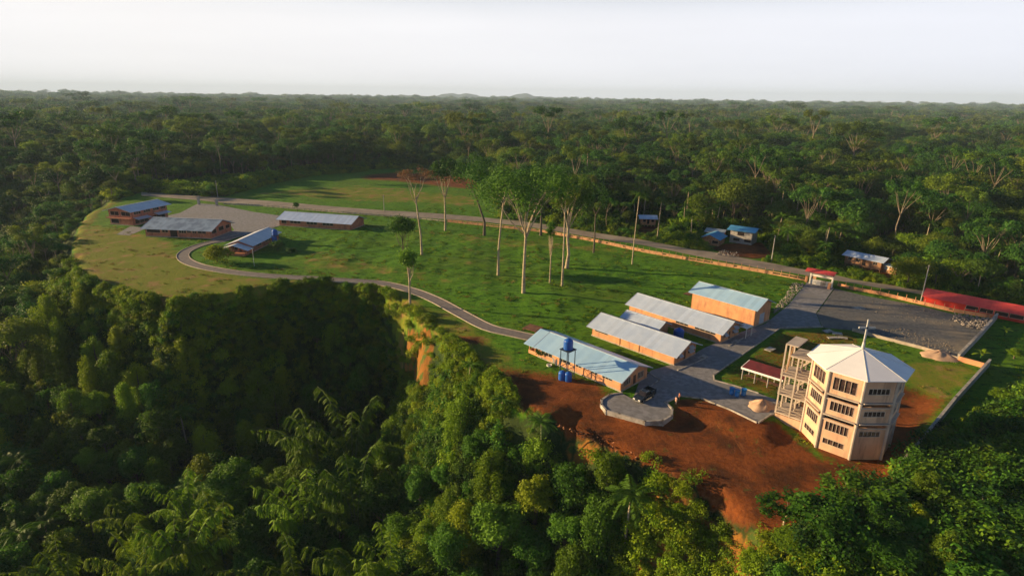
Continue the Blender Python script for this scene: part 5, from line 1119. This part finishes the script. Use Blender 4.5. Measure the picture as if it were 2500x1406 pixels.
def lone_palm(bx, by, ty, label, seed, fl=3.6):
    q = GH(bx, by); hh = 10.0
    for _ in range(30):
        d = Vector((q.x, q.y, q.z + hh)) - Vector((0, 0, HC)); v_ = 703 - F * d.dot(up) / d.dot(fw); hh += (v_ - ty) * d.dot(fw) / F
    a, b = palm(hh, 15, fl, seed, lean=.03); t_ = thing('palm_tree', label, 'palm', q)
    for me, nm in ((a, 'trunk'), (b, 'crown')): o = bpy.data.objects.new(nm, me); C.objects.link(o); o.parent = t_
lone_palm(1543, 645, 476, 'very tall slender palm alone on the lawn by the fence', 201)
lone_palm(1604, 586, 490, 'slender pale trunked palm beside the tiny pink hut', 202, 3.0)
lawn_tree(726, 520, 490, (2.0, .2, 12, 900, .5, 120), 'small dark tree growing at the fence above the lone building', name='small_tree', fn=dense, mt='shade', tr=.12)
lawn_tree(530, 640, 596, (4.6, -.3, 22, 4200, .55, 121), 'leafy bright bush in front of the cottage porch', name='garden_bush', fn=dense, mt='leafy', tr=.12, lob=.5)
lawn_tree(678, 612, 588, (2.8, .0, 16, 2200, .5, 122), 'dark rounded bush beside the cottage tank stand', name='garden_bush', fn=dense, mt='shade', tr=.12, lob=.5)
lawn_tree(712, 618, 606, (1.8, .0, 12, 1000, .4, 123), 'small low bush alone on the grass right of the cottage', name='garden_bush', fn=dense, mt='shade', tr=.1, lob=.5)
lawn_tree(735, 545, 533, (2.0, .0, 10, 700, .5, 124), 'bright green bush behind the lone long building', name='garden_bush', fn=dense, mt='leafy', tr=.1, lob=.5)
lawn_tree(1327, 870, 850, (1.6, .0, 12, 1300, .35, 125), 'straggly bush at the porch end of the lowest building', name='garden_bush', fn=dense, mt='shade', tr=.1, lob=.5)
plant('ba2', GH(2392, 882), 0, .95, 'banana_plant', 'bright banana plant outside the short peach wall', 'banana plant')
plant('ba2', GH(2452, 818), 1, .7, 'banana_plant', 'small banana plant on the dark grass right of the yard wall', 'banana plant')
lawn_tree(2337, 700, 625, (6.0, .28, 9, 2.2, 3000, .6, 131), 'fan shaped tree with pale branches spreading from its base behind the red shed', fn=umbrella, name='fan_tree', mt='leafy', tr=.22, sub=3, droop=.8)
lawn_tree(2213, 700, 632, (6.5, .0, 30, 6000, .5, 132), 'large yellow green bush between the house on stilts and the pole', name='large_bush', fn=dense, mt='leafy', tr=.2, lob=.42)
lawn_tree(2455, 668, 548, (7.0, .4, 7, 2.0, 700, .5, 133), 'nearly bare pale tree with a thin yellowing crown at the right', name='bare_tree', fn=umbrella, mt='leafy', tr=.28)
lawn_tree(1430, 480, 378, (.5, .95, 3, .3, 40, .4, 134), 'bare pale dead trunk standing up out of the forest', name='dead_tree', mt='leafr', tr=.3)
lawn_tree(1530, 470, 368, (8, .25, 26, 4200, .7, 135), 'bright yellow green tree standing out in the forest above the palm', name='bright_forest_tree', fn=dense, mt='leafy')

# --- the ravine: climbing trees, bamboo and undergrowth
rs = np.random.default_rng(77)
CLF_S = np.array([(960, 775), (1000, 765), (1068, 805), (1118, 865), (1095, 925), (1035, 965), (985, 905)], float)
def near_ok(x_, y_): return sdist(x_, y_, PLAT)
cand = rs.uniform([-135, 44], [66, 172], (5200, 2)); sdv = near_ok(cand[:, 0], cand[:, 1]); gz = Hh(cand[:, 0], cand[:, 1])
vis, U_, V__, zc_ = inframe(cand[:, 0], cand[:, 1], gz + 5, 60)
okc = (sdv > 2.0) & vis; cand = cand[okc]; gz = gz[okc]; sdv = sdv[okc]; zc_ = zc_[okc]
cliff_poly = [poly([(968, 760), (1040, 790), (1105, 850), (1070, 910), (1020, 960), (975, 880)], -10), poly([(1600, 1180), (1760, 1240), (1830, 1330), (1830, 1420), (1560, 1420), (1560, 1260)], -11)]
keep = []; SCR = np.array([(1560, 1185), (1640, 1160), (1900, 1290), (1900, 1700), (1470, 1700), (1500, 1330)], float)
_, tu_, tv2_, _ = inframe(cand[:, 0], cand[:, 1], np.minimum(gz + 9, 0), 0); scr_ = inside(tu_, tv2_, SCR) | inside(tu_ - 25, tv2_, CLF_S) | inside(tu_ + 25, tv2_, CLF_S)
for i in range(len(cand)):
    if scr_[i]: continue
    x_, y_ = cand[i]; md = 4.2 if y_ < 125 else 5.2
    if any(inside(np.array([x_]), np.array([y_]), cp_)[0] for cp_ in cliff_poly): continue
    if any((x_ - cand[j][0]) ** 2 + (y_ - cand[j][1]) ** 2 < md * md for j in keep): continue
    keep.append(i)
order = sorted(keep, key=lambda i: zc_[i]); NRAV = 185; rest = order[NRAV:]; ravine_n = 0
GT = {'palm': ('feathery palm', 'palms'), 'leafy': ('leafy round crowned green tree', 'leafy green trees'), 'vine': ('vine draped tree in leafy columns', 'vine draped trees'), 'yellow': ('bushy yellow green tree', 'bushy yellow green trees')}
sx_, sk_ = [], []
for n_i, i in enumerate(order):
    x_, y_ = cand[i]; top = .8 - .25 * min(sdv[i], 8) * rs.random()
    if y_ > 118 and -118 < x_ < 2: top = -.75 * sdv[i] - 1.5
    if y_ <= 118 and -95 < x_ < -12: top = min(top, -12 - 7 * rs.random())
    if top - gz[i] < 3.5 and y_ > 118 and x_ < 2: continue
    room = max(3.2, top - gz[i]); u_ = rs.random()
    left_lit = x_ < -60 and sdv[i] < 26  # yellower tree kinds here give the left slope its sunlit look by colour
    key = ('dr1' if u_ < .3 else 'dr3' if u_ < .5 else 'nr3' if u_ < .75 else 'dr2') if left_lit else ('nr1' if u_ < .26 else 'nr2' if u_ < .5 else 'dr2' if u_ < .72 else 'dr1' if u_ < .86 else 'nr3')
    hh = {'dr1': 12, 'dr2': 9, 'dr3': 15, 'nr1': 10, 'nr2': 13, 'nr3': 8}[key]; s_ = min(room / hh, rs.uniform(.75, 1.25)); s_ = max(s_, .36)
    q = Vector((x_, y_, gz[i] - .2)); 
    if n_i < NRAV and n_i % 17 == 5: key = 'pl2'; hh = 8; s_ = max(.5, min(room / hh, 1.1))
    kd = 'palm' if key == 'pl2' else 'vine' if key in ('dr1', 'dr2', 'dr3') else 'yellow' if key == 'nr3' else 'leafy'
    w_ = max(s_, .62) if hh * s_ < room * 1.15 else s_
    rg = (' at the foot of the dark cliff', ' on the left slope', ' on the near slope below the red earth', ' in the ravine bottom')[0 if (y_ > 118 and x_ > -70) else 1 if x_ < -55 else 2 if x_ > -12 else 3]
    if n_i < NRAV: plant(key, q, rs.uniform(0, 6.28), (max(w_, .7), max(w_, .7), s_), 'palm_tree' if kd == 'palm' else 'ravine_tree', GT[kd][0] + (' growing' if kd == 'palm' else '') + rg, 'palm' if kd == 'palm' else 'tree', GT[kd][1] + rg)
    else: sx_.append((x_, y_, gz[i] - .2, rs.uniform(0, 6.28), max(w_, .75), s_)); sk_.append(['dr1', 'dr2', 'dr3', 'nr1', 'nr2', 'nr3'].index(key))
a = np.array(sx_)
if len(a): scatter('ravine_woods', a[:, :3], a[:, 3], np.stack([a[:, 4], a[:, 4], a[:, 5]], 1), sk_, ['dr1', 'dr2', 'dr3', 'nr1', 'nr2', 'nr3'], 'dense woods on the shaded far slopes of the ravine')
def at_top(px_, py_, zt_):
    q = G(px_, py_, zt_); return Vector((q.x, q.y, H1(q.x, q.y))), zt_
for k, (px_, py_, zt_, key, s_, rz, lb) in enumerate((
    (765, 1010, -13, 'bm1', 1.0, 0.2, 'arching bamboo clump below the brown cliff'), (850, 1000, -13, 'bm3', .9, -.9, 'tall bamboo clump right of the first arching one'),
    (735, 1180, -17, 'bm1', 1.0, -.2, 'bamboo clump with layered drooping sprays in the ravine middle'), (860, 1150, -16, 'bm2', 1.1, 1.2, 'small bamboo clump between layered sprays and leafy slope'),
    (450, 1180, -20, 'bm3', .8, 0, 'bamboo arch rising alone in the dark of the ravine'), (330, 1330, -20, 'bm1', .9, -.6, 'sunlit bamboo at the bottom left of the ravine'), (430, 1300, -19, 'bm2', 1.1, .8, 'sunlit bamboo with golden tips in the bottom left'),
    (530, 1260, -20, 'bm2', .9, 2.2, 'upright bamboo with a bare culm beside the golden tips'), (140, 1350, -21, 'bm1', .8, .3, 'low bamboo spray near the bottom left corner'), (720, 1360, -18, 'bm3', .9, .2, 'bamboo spray at the bottom edge left of the leafy slope'),
    (880, 1310, -16, 'bm1', .9, 1.0, 'bamboo tips at the bottom edge beside the leafy trees'), (340, 1200, -21, 'bm1', .8, .9, 'dim bamboo sprays in the shade behind the lone arch'), (950, 1330, -16, 'bm2', 1.0, 2.0, 'dense bamboo clump below the leafy slope'))):
    q, zt_ = at_top(px_, py_, zt_); hh = {'bm1': 12.9, 'bm2': 10.3, 'bm3': 14.6}[key]; sv = max(.4, (zt_ - q.z) / hh); s_ = max(s_, .85 * sv)
    plant(key, q, rz, (s_, s_, sv), 'bamboo_clump', lb, 'bamboo')
for k, (px_, py_, zt_, key, s_, lb) in enumerate((
    (2010, 1215, 5, 'ro1', 1.0, 'broad leaved tree overlapping the red earth below the church'), (2110, 1180, 5, 'ro2', 1.0, 'broad leaved tree nearest the foot of the church'), (1925, 1220, 3, 'ro1', .8, 'small broad leaved tree at the tip of the red earth'),
    (2285, 1150, 3, 'ro1', .8, 'broad leaved tree just outside the low end of the grey wall'), (2385, 1085, 3, 'ro2', .85, 'broad leaved tree on the dark slope right of the grey wall'), (2450, 1090, 4, 'ro1', 1.0, 'broad leaved tree at the right edge above the corner'),
    (2450, 960, 1.5, 'nr3', .8, 'low bush on the grass right of the boundary wall'), (2480, 860, 1.5, 'nr3', .6, 'lone bush at the right edge above the banana plant'), (2340, 1200, 4, 'ro2', 1.0, 'broad leaved tree in the lower right corner thicket'), (2460, 1240, 5, 'ro2', 1.05, 'large leaved tree closest to the lower right corner'),
    (2230, 1260, 3, 'nr2', .9, 'dense dark tree in the lower right thicket'), (2080, 1290, 2, 'nr1', 1.0, 'round leafy tree under the broad leaved ones'), (1950, 1320, 0, 'nr1', 1.0, 'round leafy tree at the bottom edge below the red earth'), (2380, 1340, 4, 'ro1', 1.1, 'broad leaved tree cut by the bottom edge at the right'),
    (2160, 1370, 0, 'nr2', 1.0, 'dark leafy tree at the bottom edge below the church'), (2490, 1010, 2, 'nr2', .7, 'bushy tree at the right edge of the slope'), (2290, 1390, 1, 'nr1', 1.1, 'leafy tree at the bottom edge near the right corner'), (2420, 1160, 4, 'nr3', .9, 'yellow green bush among the broad leaved trees'), (1850, 1350, -3, 'nr3', .8, 'yellow bush on the orange cut below the red earth'))):
    q, zt_ = at_top(px_, py_, zt_); hh = {'ro1': 9, 'ro2': 11, 'nr1': 10, 'nr2': 13, 'nr3': 8}[key]; sv = max(.3, (zt_ - q.z) / hh); s2 = max(s_, .6)
    plant(key, q, k * 1.3, (s2, s2, sv), 'broadleaf_tree' if key[0] == 'r' else 'leafy_tree', lb, 'tree')
# undergrowth over the wild slopes
TOPS = np.array([(1915, 1225), (2020, 1205), (2110, 1160), (2185, 1178), (2230, 1120), (2310, 1062), (2400, 1010), (2500, 965), (2900, 900), (2900, 2600), (1800, 2600), (1850, 1330)], float)
THK_ = poly([(2192, 1168), (2225, 1120), (2300, 1060), (2380, 1010), (2440, 975), (2560, 930), (2900, 900), (2900, 1800), (1800, 1800), (1900, 1350), (2010, 1290), (2090, 1240), (2160, 1200)])
def bushmesh(seed, mt, n_, lz, Rc=1.7, H_=1.9):
    rs_ = np.random.default_rng(seed); lob = [((rs_.normal() * Rc * .45, rs_.normal() * Rc * .45, H_ * rs_.uniform(.1, .65)), (Rc * .45, Rc * .45, H_ * .42)) for _ in range(9)]
    V_, tn = leaves(lob, n_, lz, .6, .4, seed); return lmesh('bush', V_, tn, MT[mt])
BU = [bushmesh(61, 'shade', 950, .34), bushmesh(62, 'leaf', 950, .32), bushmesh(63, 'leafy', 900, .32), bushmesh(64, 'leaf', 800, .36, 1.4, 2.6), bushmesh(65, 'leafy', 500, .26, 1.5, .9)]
gx, gy = np.meshgrid(np.arange(-150, 80, 1.75), np.arange(44, 260, 1.75)); gx = (gx + rs.uniform(-.9, .9, gx.shape)).ravel(); gy = (gy + rs.uniform(-.9, .9, gy.shape)).ravel()
s_d = sdist(gx, gy, PLAT); gz2 = Hh(gx, gy); vi = inframe(gx, gy, gz2 + 1, 90)[0]; k_ = (s_d > -.6 + 1.2 * rs.random(gx.shape)) & vi
incl = inside(*inframe(gx, gy, gz2, 0)[1:3], SCR) | inside(*inframe(gx, gy, gz2, 0)[1:3], CLF_S)
for cp_ in cliff_poly: incl |= inside(gx, gy, cp_)
k_ &= ~(incl & (s_d > 2.5) & (rs.random(gx.shape) < np.where(gy > 118, .9, .25))); redge = (s_d < 3.5) & (gx > -5) & (gx < 36) & (gy > 62) & (gy < 103) & (rs.random(gx.shape) < .8); k_ &= ~redge
gx, gy, gz2, s_d = gx[k_], gy[k_], gz2[k_], s_d[k_]
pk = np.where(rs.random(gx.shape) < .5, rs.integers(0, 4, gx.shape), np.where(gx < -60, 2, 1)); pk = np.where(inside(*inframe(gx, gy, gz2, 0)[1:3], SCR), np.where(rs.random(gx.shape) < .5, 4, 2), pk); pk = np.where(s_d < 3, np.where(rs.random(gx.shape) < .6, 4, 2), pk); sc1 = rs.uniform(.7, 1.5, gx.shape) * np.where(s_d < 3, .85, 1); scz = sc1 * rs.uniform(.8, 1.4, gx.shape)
hx, hy = rs.uniform(-5, 60, 6000), rs.uniform(44, 92, 6000); hs = sdist(hx, hy, PLAT); hk = (hs > 1.2) & inside(*inframe(hx, hy, Hh(hx, hy), 0)[1:3], SCR); hx, hy = hx[hk], hy[hk]; m_ = rs.random(len(hx)) < np.where(wob(hx, hy, 11, 5) > .1, .35, .93); hx, hy = hx[m_], hy[m_]
gx = np.concatenate([gx, hx]); gy = np.concatenate([gy, hy]); gz2 = np.concatenate([gz2, Hh(hx, hy)]); pk = np.concatenate([pk, np.where(rs.random(len(hx)) < .6, 2, 4)]); hq = rs.uniform(.45, 1.0, len(hx)); sc1 = np.concatenate([sc1, hq]); scz = np.concatenate([scz, hq])
wx, wy = rs.uniform(-130, 12, 60000), rs.uniform(98, 185, 60000); ws = sdist(wx, wy, PLAT); wk = (ws > -.3) & (ws < 13) & (rs.random(60000) < .62) & ~(inside(*inframe(wx, wy, Hh(wx, wy), 0)[1:3], CLF_S) & (rs.random(60000) < .98)); wx, wy, ws = wx[wk], wy[wk], ws[wk]
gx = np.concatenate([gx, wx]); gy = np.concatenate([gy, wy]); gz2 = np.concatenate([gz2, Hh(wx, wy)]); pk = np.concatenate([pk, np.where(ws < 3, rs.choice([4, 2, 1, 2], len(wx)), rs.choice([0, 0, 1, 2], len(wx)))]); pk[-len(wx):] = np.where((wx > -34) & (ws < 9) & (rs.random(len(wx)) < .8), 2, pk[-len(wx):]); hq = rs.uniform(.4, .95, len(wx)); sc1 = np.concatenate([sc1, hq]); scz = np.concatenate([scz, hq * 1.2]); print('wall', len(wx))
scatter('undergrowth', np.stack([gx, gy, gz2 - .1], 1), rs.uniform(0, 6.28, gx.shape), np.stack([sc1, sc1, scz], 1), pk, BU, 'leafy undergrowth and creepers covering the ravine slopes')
print('undergrowth', len(gx), 'ravine trees', len(order))

tx_, ty_ = rs.uniform(28, 120, 9000), rs.uniform(40, 125, 9000); tk_ = inside(tx_, ty_, THK); tx_, ty_ = tx_[tk_], ty_[tk_]; tz_ = Hh(tx_, ty_); tv_ = inframe(tx_, ty_, tz_, 200)[0]; tv_ &= inside(*inframe(tx_, ty_, tz_ + 2.6, 0)[1:3], TOPS); tx_, ty_, tz_ = tx_[tv_], ty_[tv_], tz_[tv_]
ts_ = rs.uniform(.7, 1.7, len(tx_)); scatter('thicket', np.stack([tx_, ty_, tz_ - .1], 1), rs.uniform(0, 6.28, len(tx_)), np.stack([ts_, ts_, ts_ * 1.1], 1), rs.choice(5, len(tx_), p=[.3, .3, .15, .2, .05]), BU, 'dense green thicket outside the boundary wall')
tc_ = []
for i in range(len(tx_)):
    if all((tx_[i] - tx_[j]) ** 2 + (ty_[i] - ty_[j]) ** 2 > 26 for j in tc_): tc_.append(i)
tu3 = inframe(tx_, ty_, tz_ + 6.2, 0)[1:3]; ti3 = inside(tu3[0] - 60, tu3[1], TOPS) & inside(tu3[0], tu3[1], TOPS); tc_ = [i for i in tc_ if ti3[i]][:48]
for i in tc_:
    k = ('nr1', 'nr2', 'nr1', 'ro1', 'nr3')[i % 5]; hh = {'nr1': 10, 'nr2': 13, 'nr3': 8, 'ro1': 9}[k]; sv = rs.uniform(4.0, 6.5) / hh
    plant(k, (tx_[i], ty_[i], tz_[i] - .2), i, (max(.6, sv), max(.6, sv), sv), 'thicket_tree', 'leafy tree among the thicket outside the boundary wall', 'tree', 'trees of the thicket outside the wall')

# --- the forest beyond the road, out to the horizon
pts = []; r_ = 120.0
while r_ < 9300:
    s_ = 6.3 if r_ < 420 else 6.3 + (r_ - 420) * .0062 if r_ < 1800 else 15 + (r_ - 1800) * .0105
    na_ = int(2 * R(48) * r_ / s_); th_ = -R(48) + (np.arange(na_) + rs.random(na_)) * 2 * R(48) / na_; rr_ = r_ + rs.uniform(-.5, .5, na_) * s_
    pts.append(np.stack([rr_ * np.sin(th_), rr_ * np.cos(th_), np.full(na_, s_)], 1)); r_ += s_ * .92
P_ = np.vstack(pts); x_, y_, sp_ = P_[:, 0], P_[:, 1], P_[:, 2]; sd_ = sdist(x_, y_, PLAT)
clr_ = np.where(np.hypot(x_, y_) < 700, sdist(x_, y_, CLEARP), 999)
SHR = poly([(345, 462), (420, 447), (560, 432), (700, 425), (880, 410), (890, 420), (760, 430), (650, 452), (550, 478), (483, 478), (350, 468)])
inshr = inside(x_, y_, SHR)
ok_ = ((sd_ < 0) & (clr_ > 2.5) & ~inshr) | ((sd_ > 3) & ((y_ > 172) | (x_ < -136))); x_, y_, sp_, sd_, clr_ = x_[ok_], y_[ok_], sp_[ok_], sd_[ok_], clr_[ok_]
z_ = Hh(x_, y_); rr_ = np.hypot(x_, y_); n_ = len(x_); print('forest', n_)
sc0 = .74 * np.exp(rs.normal(size=n_) * .30) * (1 + .22 * wob(x_, y_, 130, 4)); sc0 = np.clip(sc0, .38, 1.65)
sc0 = np.where(rr_ < 480, np.minimum(sc0, 1.15), sc0); sc0 = np.where(rr_ > 2200, np.clip(sc0, .5, 1.35), sc0)
edgef = np.clip(.45 + clr_ / 26, .45, 1); sc0 = sc0 * np.where((rr_ < 700) & (sd_ < 0), edgef, 1)
behind_house = (rr_ < 330) & (x_ > 20) & (clr_ < 14); sc0[behind_house] *= .75
lv_ = (sd_ > 0) & (y_ < 330); sc0[lv_] = np.minimum(sc0[lv_], np.clip((-4 - z_[lv_] + 0.05 * np.maximum(sd_[lv_] - 20, 0)) / 17, .35, 1))
grow = np.clip(sp_ / 9.0, 1, 6) ** .9
KEY = ['um1', 'um2', 'um3', 'dn1', 'dn2', 'dn3', 'dny']; pr_ = np.array([.07, .08, .05, .26, .24, .22, .08]); rnd = rs.choice(7, n_, p=pr_ / pr_.sum())
vis, U_, V__, zc_ = inframe(x_, y_, z_ + 8, 0); size = sc0 * grow / zc_; size[~vis] = 0; size[rr_ > 520] = 0
rank = np.argsort(-size)
palmz = (x_ > 55) & (rr_ < 340) & (clr_ < 34) & (sd_ < 0) & vis & (rs.random(n_) < .30); bigid = [i for i in rank if not palmz[i]][:98]
LAB = {'um': ('flat crowned forest tree with pale branching trunk', 'flat crowned forest trees'), 'dn': ('dense dark green forest tree', 'dense green forest trees'), 'dy': ('yellow green forest tree', 'yellow green forest trees')}
used_ = np.zeros(n_, bool)
for i in bigid:
    k = KEY[rnd[i]]; lb = LAB['dy' if k == 'dny' else k[:2]]; s_ = float(sc0[i] * grow[i]); used_[i] = True
    a_z = math.degrees(math.atan2(x_[i], y_[i])); rg = ' behind the far left buildings' if a_z < -24 else ' around the pale far field' if a_z < 1 else ' behind the blue roofed houses' if a_z < 24 else ' behind the red shed'
    plant(k, (x_[i], y_[i], z_[i] - .3), rs.uniform(0, 6.28), (s_ * rs.uniform(.85, 1.1), s_ * rs.uniform(.85, 1.1), s_), 'forest_tree', lb[0] + rg, 'tree', lb[1] + rg)
for i in np.where(palmz)[0][:60]:
    used_[i] = True; k = ('pl1', 'pl2', 'pl3')[i % 3]
    plant(k, (x_[i], y_[i], z_[i] - .2), rs.uniform(0, 6.28), rs.uniform(.8, 1.15), 'palm_tree', 'feathery palm growing in the forest beyond the road on the right', 'palm', 'palms in the forest on the right')
r2 = ~used_; sg = (sc0 * grow)[r2]; wdt = sg * rs.uniform(.85, 1.15, r2.sum()); hgt_ = sg * np.where(rr_[r2] > 900, np.clip(900 / rr_[r2], .22, 1) ** .42, 1)
NEAR = rr_[r2] < 900
def low_canopy(seed, mt, n_=420, lz=1.7, Rc=7, H_=15, sq=.6, br='bark'):
    return joined('c', *dense(H_, Rc, .35, 14, n_, lz, seed, mt, br, .3, sq))
LOW = [low_canopy(71, 'leaff'), low_canopy(72, 'leaff', sq=.45, H_=18), low_canopy(73, 'leaf', H_=14), joined('c', *umbrella(22, 7.5, .5, 6, 1.4, 480, 1.5, 74, 'leaff', tr=.5)), low_canopy(75, 'leafy', 400)]
Pn = np.stack([x_[r2], y_[r2], z_[r2] - .3], 1); rzv = rs.uniform(0, 6.28, r2.sum()); S_ = np.stack([wdt, wdt, hgt_], 1)
scatter('forest', Pn[NEAR], rzv[NEAR], S_[NEAR], rnd[r2][NEAR], KEY, 'rainforest filling the land beyond the road')
FR = ~NEAR; scatter('far_forest', Pn[FR], rzv[FR], S_[FR], np.where(rr_[r2][FR] > 2200, rs.integers(0, 3, FR.sum()), rs.choice(5, FR.sum(), p=[.3, .24, .24, .14, .08])), LOW, 'hazy rainforest stretching to the horizon')
# shrubs along the road, the forest edge, and the planted ground left of the pale field
sx = []
for (a, b) in zip(road_up, road_up[1:]):
    if a[0] < 1200 or a[0] > 2500: continue
    A_ = G(*a); B2_ = G(*b); m_ = int((B2_ - A_).length / 1.1)
    for k in range(m_):
        q = A_.lerp(B2_, k / m_); nn_ = Vector((-(B2_ - A_).y, (B2_ - A_).x, 0)).normalized()
        for dd in (1.6, 3.2, 5.0, 7.2): 
            p_ = q + nn_ * (dd + rs.uniform(-.8, .8)); sx.append((p_.x, p_.y, .55 + .1 * dd))
sx = np.array(sx); ho = [soft([(1735, 608), (1770, 592), (1862, 590), (1892, 632), (1840, 640), (1770, 630)], .1), soft([(2040, 640), (2190, 668), (2185, 694), (2060, 662)], .1), soft([(1555, 545), (1610, 548), (1604, 585), (1550, 582)], .1)] if False else None
yards = [poly(p_) for p_ in ([(1700, 596), (1770, 585), (1862, 585), (1892, 632), (1840, 640), (1765, 628)], [(2040, 636), (2190, 664), (2185, 690), (2060, 662)], [(1555, 545), (1612, 548), (1606, 580), (1552, 576)])]
kk = np.ones(len(sx), bool)
for yp in yards: kk &= ~inside(sx[:, 0], sx[:, 1], yp)
sx = sx[kk]
g2x, g2y = np.meshgrid(np.arange(-215, -60, 3.2), np.arange(330, 520, 3.2)); g2x = (g2x + rs.uniform(-1.5, 1.5, g2x.shape)).ravel(); g2y = (g2y + rs.uniform(-1.5, 1.5, g2y.shape)).ravel(); k2 = inside(g2x, g2y, SHR)
# fringe just inside the forest edge
fx_, fy_ = rs.uniform(-260, 330, 16000), rs.uniform(120, 520, 16000); cd = sdist(fx_, fy_, CLEARP); fk = (cd > .2) & (cd < 15) & (sdist(fx_, fy_, PLAT) < -.5) & (fy_ > 130)
allx = np.concatenate([sx[:, 0], g2x[k2], fx_[fk]]); ally = np.concatenate([sx[:, 1], g2y[k2], fy_[fk]]); als = np.concatenate([sx[:, 2], np.full(k2.sum(), 1.5), rs.uniform(.8, 1.6, fk.sum()) + cd[fk] * .14]) * rs.uniform(.7, 1.2, len(allx))
scatter('shrubbery', np.stack([allx, ally, Hh(allx, ally) - .1], 1), rs.uniform(0, 6.28, len(allx)), np.stack([als, als, als], 1), np.where(rs.random(len(allx)) < .5, 2, rs.integers(0, 4, len(allx))), BU, 'low green shrubbery along the road and the forest edge')
for k, (px_, py_) in enumerate([(1640, 575), (1660, 582), (1690, 590), (1880, 600), (1900, 610), (1925, 620), (1945, 632), (1700, 560), (1760, 562), (1870, 575), (1990, 640), (2230, 680), (2280, 690), (1985, 600), (2200, 650), (2290, 655), (2420, 700)]):
    plant(('ba1', 'ba2')[k % 2], GH(px_, py_), k, rs.uniform(1.0, 1.6), 'banana_plant', 'banana plant among the shrubs beyond the road', 'banana plant', 'banana plants beyond the road')

# grass tufts over the lawns
def tuft(seed, mt, n_=22, h_=.2):
    rs_ = np.random.default_rng(seed); Vs = []
    for _ in range(n_):
        a = rs_.uniform(0, 6.28); r_ = rs_.uniform(0, .5); bx, by = r_ * math.cos(a), r_ * math.sin(a); a2 = rs_.uniform(0, 6.28); w_ = .05; h2 = h_ * rs_.uniform(.5, 1); dx, dy = math.cos(a2), math.sin(a2)
        Vs += [(bx - dy * w_, by + dx * w_, 0), (bx + dy * w_, by - dx * w_, 0), (bx + dx * .12 + dy * .02, by + dy * .12 - dx * .02, h2), (bx + dx * .12 - dy * .02, by + dy * .12 + dx * .02, h2)]
    return lmesh('tuft', np.array(Vs), rs_.random(n_), MT[mt])
TU = [tuft(81, 'leaf'), tuft(82, 'leafy'), tuft(83, 'drygrass', 20, .26), tuft(84, 'leafy', 18, .16)]
qx, qy = rs.uniform(-175, 135, 90000), rs.uniform(62, 300, 90000); qs = sdist(qx, qy, PLAT); qi = inside(qx, qy, CLEARP) & (qs < .5) & (np.hypot(qx, qy) < 300)
for px_l in (PLAZA, [(2038, 705), (2235, 745), (2425, 781), (2340, 876), (2140, 822), (2008, 800), (1994, 766)], [(484, 497), (620, 518), (700, 529), (692, 548), (595, 575), (505, 598), (560, 545), (400, 545), (395, 530), (440, 520)]): qi &= ~inside(qx, qy, poly(px_l))
pp_ = np.array([p_[:2] for p_ in PATH]); qi &= pdist(qx, qy, pp_, False) > 2.3
qi &= pdist(qx, qy, poly([((a[0] + b[0]) / 2, (a[1] + b[1]) / 2) for a, b in zip(road_up, road_lo)]), False) > 7
for bo in [o for o in C.objects if o.type == 'EMPTY' and o.get('category') in ('building', 'church', 'house')]:
    mt_ = bo.matrix_basis.inverted(); lx = mt_[0][0] * qx + mt_[0][1] * qy + mt_[0][3]; ly = mt_[1][0] * qx + mt_[1][1] * qy + mt_[1][3]
    wv_ = [c_ for c_ in bo.children if c_.name.startswith('wall')][0].data; cs = np.array([vv_.co[:2] for vv_ in wv_.vertices]); qi &= ~((lx > cs[:, 0].min() - .3) & (lx < cs[:, 0].max() + .3) & (ly > cs[:, 1].min() - .3) & (ly < cs[:, 1].max() + .3))
qd = np.maximum(soft([(1230, 935), (1470, 955), (1640, 1025), (1860, 1040), (2200, 1180), (2150, 1300), (1800, 1300), (1260, 990)], 3.0, -1.0), 0)
xi = np.interp(qx, xs, np.arange(nx)).astype(int); yi = np.interp(qy, ys, np.arange(ny)).astype(int); qz = Z[yi, xi]; dv_ = dry.reshape(ny, nx)[yi, xi]; dd_ = dirt.reshape(ny, nx)[yi, xi]
qi &= (rs.random(len(qx)) > dd_ * 1.1) & ((wob(qx, qy, 9, 3) + wob(qx, qy, 23, 8)) * .4 + rs.random(len(qx)) > .85 + .35 * dv_)
qx, qy, qz, dv_ = qx[qi], qy[qi], qz[qi], dv_[qi]; qp = np.where(rs.random(len(qx)) < dv_, np.where(rs.random(len(qx)) < .6, 2, 3), np.where(rs.random(len(qx)) < .62, 0, 1)); qk = rs.uniform(.5, 1.5, len(qx)); print('grass', len(qx))
qz = Hh(qx, qy)
scatter('grass', np.stack([qx, qy, qz - .02], 1), rs.uniform(0, 6.28, len(qx)), np.stack([qk * 1.3, qk * 1.3, qk], 1), qp, TU, 'tufts of grass and weeds over the lawn and the dry banks')

# ------------------------------------------------------------ haze
hz = MB().box(-10000, 10000, -600, 11200, -60, 200).build('haze'); hm = bpy.data.materials.new('haze'); hm.use_nodes = True; t = hm.node_tree; t.nodes.clear()
vp = t.nodes.new('ShaderNodeVolumePrincipled'); vp.inputs['Color'].default_value = (.58, .77, 1.0, 1); vp.inputs['Density'].default_value = 0.000085; vp.inputs['Anisotropy'].default_value = 0.0
mo = t.nodes.new('ShaderNodeOutputMaterial'); t.links.new(vp.outputs[0], mo.inputs['Volume']); hz.data.materials.append(hm); tag(hz, 'pale evening haze over the forest', kind='stuff')
